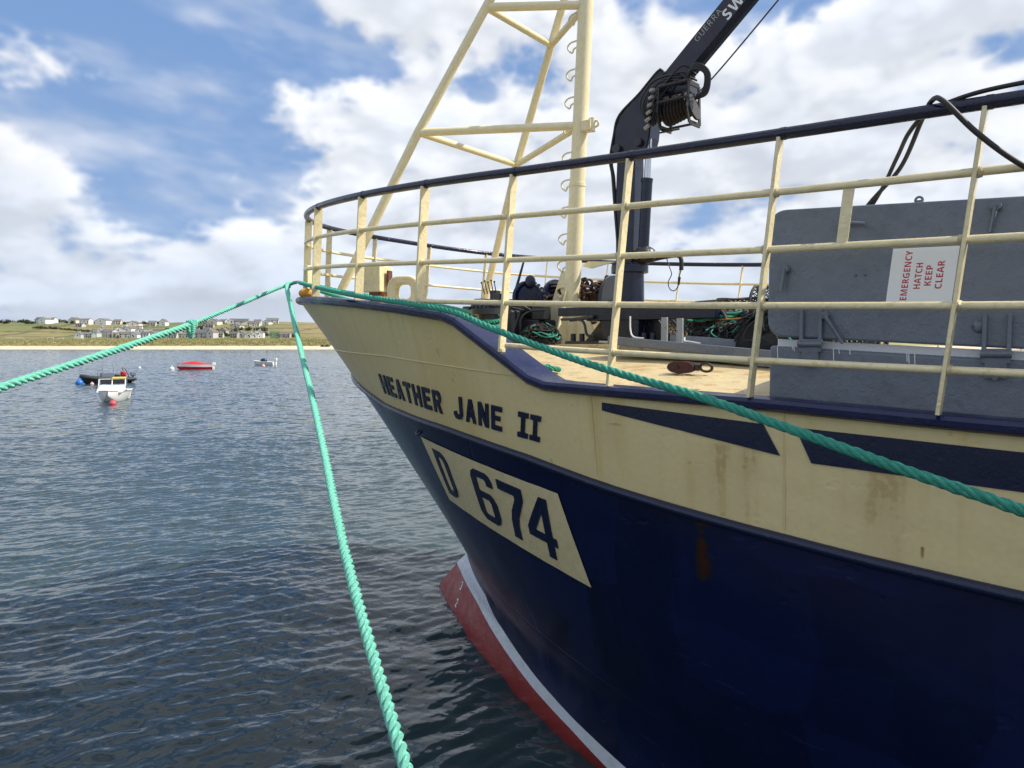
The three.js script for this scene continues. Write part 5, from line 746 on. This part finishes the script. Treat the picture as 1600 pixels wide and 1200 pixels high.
function outboard(parent, x, y, z, m, s = 1) { const g = sub(parent, 'outboard_motor'); part(g, 'cowling', [box(x, y + 0.45 * s, z - 0.12, 0.34 * s, 0.42 * s, 0.5 * s, 0.08)], m); part(g, 'leg', [box(x, y - 0.05 * s, z - 0.1, 0.14 * s, 0.7 * s, 0.22 * s, 0.03)], m); }
{ // white cuddy boat, bow towards us
  const o = thing('motor_boat', 'white motor boat with windscreen and yellow top, bow facing the quay', 'boat', [-26.35, 0.02, -46.6], 0.40), L = 4.9, B = 2.05, D = 0.78; o.scale.set(1, 0.83, 1);
  part(o, 'hull', [loft(L, B, D, { sheer: 0.20, keel: 0.3 }), transomOf(L, B, D, 0.3)], M.gel); part(o, 'deck', [deckOf(L, B, D, 0.20, 0.55, 0.02)], M.gel); part(o, 'gunwale', [gunwale(L, B, D, 0.2, 0.55, 0.045)], M.gel);
  part(o, 'cuddy', [(() => { const g = extrude([[-0.2, 0.72], [1.75, 0.82], [1.55, 0.98], [0.55, 1.20], [-0.2, 1.24]], 1.34, 0.06); g.translate(0, 0, -0.67); g.rotateY(-Math.PI / 2); return g; })()], M.gel);
  part(o, 'fore_hatch', [box(0, 1.09, 1.0, 0.55, 0.04, 0.42, 0.015, 0, 0).rotateX(0.0)], M.glass);
  const ws = sub(o, 'windscreen'); for (const x of [-0.38, 0.38]) part(ws, 'pane', [(() => { const g = new THREE.BoxGeometry(0.70, 0.56, 0.012); g.rotateX(-0.42); g.translate(x, 1.46, 0.28); return g; })()], M.glass);
  part(ws, 'frame', [[-0.76, 0], [0, 0], [0.76, 0]].map(([x]) => bar(V(x, 1.20, 0.40), V(x, 1.74, 0.16), 0.05, 0.04, V(1, 0, 0))).concat([bar(V(-0.78, 1.20, 0.40), V(0.78, 1.20, 0.40), 0.05, 0.05), bar(V(-0.78, 1.74, 0.16), V(0.78, 1.74, 0.16), 0.045, 0.045)]), M.gel);
  for (const x of [-0.77, 0.77]) part(ws, 'side_pane', [(() => { const g = new THREE.BoxGeometry(0.012, 0.46, 0.8); g.translate(x, 1.44, -0.2); return g; })()], M.glass);
  part(o, 'roof_cover', [box(0.38, 1.82, -0.1, 0.80, 0.11, 0.8, 0.04)], M.yellow, 'yellow folded cover above the windscreen');
  part(o, 'aerial', [rod(V(-0.95, 0.9, 0.1), V(-0.80, 2.5, 0.1), 0.018, 0.01, 6)], M.dark); part(o, 'bow_rail_post', [rod(V(-0.62, 0.9, 1.3), V(-0.62, 1.1, 1.3), 0.02)], M.steel); part(o, 'cleat', [box(-0.86, 0.90, 0.9, 0.12, 0.07, 0.12, 0.02)], M.dark); part(o, 'cleat', [box(0.86, 0.90, 0.9, 0.12, 0.07, 0.12, 0.02)], M.dark);
  part(o, 'mooring_line', [tube([V(0, 0.95, 2.42), V(-0.08, 0.6, 2.55), V(-0.2, 0.12, 2.62)], 0.022, 6)], M.dark);
  outboard(o, 0.2, 0.5, -2.6, M.dark);
}
const ball = (name, x, z, r, m, lab) => { const o = thing(name, lab, 'buoy', [x, r * 0.35, z]); part(o, 'body', [new THREE.SphereGeometry(r, 20, 14)], m); part(o, 'eye', [new THREE.TorusGeometry(r * 0.28, r * 0.09, 6, 12).translate(0, r * 1.15, 0)], m); };
ball('mooring_buoy', -24.75, -43.7, 0.20, M.pinkBuoy, 'round red buoy at the bow of the white motor boat');
ball('mooring_buoy', -40.8, -66.6, 0.34, M.blueBuoy, 'round blue buoy left of the dark inflatable boat');
ball('mooring_buoy', -39.2, -65.9, 0.16, M.paleFloat, 'small pale buoy between the blue buoy and the inflatable boat');
ball('mooring_buoy', -50.8, -105.6, 0.34, M.gel, 'white buoy under the bow of the red covered boat');
ball('mooring_buoy', -42.2, -120, 0.3, M.paleFloat, 'small pink buoy beside the farthest white boat');
ball('mooring_buoy', -59.0, -112, 0.2, M.gel, 'lone tiny white buoy between the inflatable and the red boat');
{ // rigid inflatable, bow to the left
  const o = thing('inflatable_boat', 'dark grey rigid inflatable boat with console and red engine cover', 'boat', [-39.3, 0.0, -68.4], -Math.PI / 2 + 0.75), L = 5.2, B = 2.0;
  o.scale.setScalar(0.86); const P = []; for (let i = 0; i <= 16; i++) { const t = i / 16; P.push(V(-0.82 * Math.pow(clamp(1 - Math.pow(t, 3.2)), 0.6), 0.42 + 0.42 * t * t * t, -2.6 + 5.0 * t)); } const Q = P.slice(0, -1).reverse().map((p) => V(-p.x, p.y, p.z));
  part(o, 'tube', [tube([...P, ...Q], 0.25, 12, 90)], M.ribTube); part(o, 'tube_cone', [new THREE.ConeGeometry(0.25, 0.5, 14).rotateX(-Math.PI / 2).translate(-0.82, 0.42, -2.8)], M.ribTube); part(o, 'tube_cone', [new THREE.ConeGeometry(0.25, 0.5, 14).rotateX(-Math.PI / 2).translate(0.82, 0.42, -2.8)], M.ribTube);
  part(o, 'hull', [loft(4.9, 1.7, 0.36, { sheer: 0.4, keel: 0.3 })], M.dark); part(o, 'floor', [deckOf(4.9, 1.6, 0.36, 0.3, 0.55, 0.05)], M.dark);
  part(o, 'console', [box(0, 0.78, -0.1, 0.8, 0.85, 1.3, 0.06)], M.hatch, 'grey covered console'); part(o, 'seat', [box(0, 0.68, -1.1, 0.6, 0.6, 0.5, 0.06)], M.dark); part(o, 'aerial', [rod(V(0.2, 1.1, 0.4), V(0.2, 2.3, 0.45), 0.02, 0.012, 6)], M.dark); part(o, 'aerial', [rod(V(-0.2, 1.1, -0.8), V(-0.2, 2.2, -0.75), 0.02, 0.012, 6)], M.dark);
  part(o, 'roll_bar', [tube([V(-0.6, 0.6, -2.2), V(-0.6, 1.4, -1.9), V(-0.5, 1.65, -1.75), V(0.5, 1.65, -1.75), V(0.6, 1.4, -1.9), V(0.6, 0.6, -2.2)], 0.035, 8)], M.dark); part(o, 'red_bag', [box(0, 1.02, -1.75, 0.75, 0.62, 0.55, 0.18)], M.red, 'red bundle at the stern frame');
  outboard(o, 0, 0.5, -2.65, M.hatch, 1.1);
}
{ // covered speedboat
  const o = thing('speedboat', 'red and white speedboat under a red cover, moored beyond the inflatable', 'boat', [-48.2, -0.05, -107.5], -Math.PI / 2 + 0.32), L = 5.0, B = 2.0, D = 0.85;
  part(o, 'hull', [loft(L, B, 0.42, { sheer: 0.12, keel: 0.3, flare: 0.45 })], M.red); part(o, 'topsides', [grid(40, 3, (u, v) => { const side = u < 0.5 ? 1 : -1, t = u < 0.5 ? u * 2 : 2 - u * 2, b = B / 2 * Math.pow(clamp(1 - Math.pow(t, 2.6)), 0.55) * lerp(0.86, 1, sstep(0, 0.4, t)); return V(side * b * (1 + 0.05 * v), 0.42 + 0.12 * t * t + v * 0.36, (t - 0.5) * L * (1 + 0.02 * v)); })], M.gel);
  part(o, 'transom', [transomOf(L, B, 0.8, 0.3)], M.gel); part(o, 'cover', [grid(30, 14, (u, v) => { const b = B / 2 * 1.04 * Math.pow(clamp(1 - Math.pow(u, 2.6)), 0.55) * lerp(0.86, 1, sstep(0, 0.4, u)), q = v * 2 - 1, hump = 0.38 * Math.exp(-Math.pow((u - 0.52) / 0.24, 2)) + 0.12; return V(q * b, 0.80 + 0.1 * u * u + hump * (1 - q * q), (u - 0.5) * L); })], M.red, 'bright red canvas cover');
  outboard(o, 0, 0.4, -2.55, M.gel);
}
{ // farthest boat
  const o = thing('motor_boat', 'small white boat with a dark cover, farthest out towards the beach', 'boat', [-45.2, 0, -129], -Math.PI / 2 - 0.2), L = 4.2, B = 1.8, D = 0.6;
  part(o, 'hull', [loft(L, B, D, { sheer: 0.25, keel: 0.25 }), transomOf(L, B, D, 0.25)], M.gel); part(o, 'deck', [deckOf(L, B, D, 0.25, 0.55, 0.04)], M.gel); part(o, 'gunwale', [gunwale(L, B, D, 0.25, 0.55, 0.05)], M.gel);
  part(o, 'cover', [new THREE.SphereGeometry(0.62, 18, 12).scale(0.85, 0.75, 1.0).translate(0, 0.82, 0.1)], M.navy, 'dark blue canvas cover'); outboard(o, 0.1, 0.5, -2.2, M.gel, 1.2);
}
renderer.render(scene, camera);
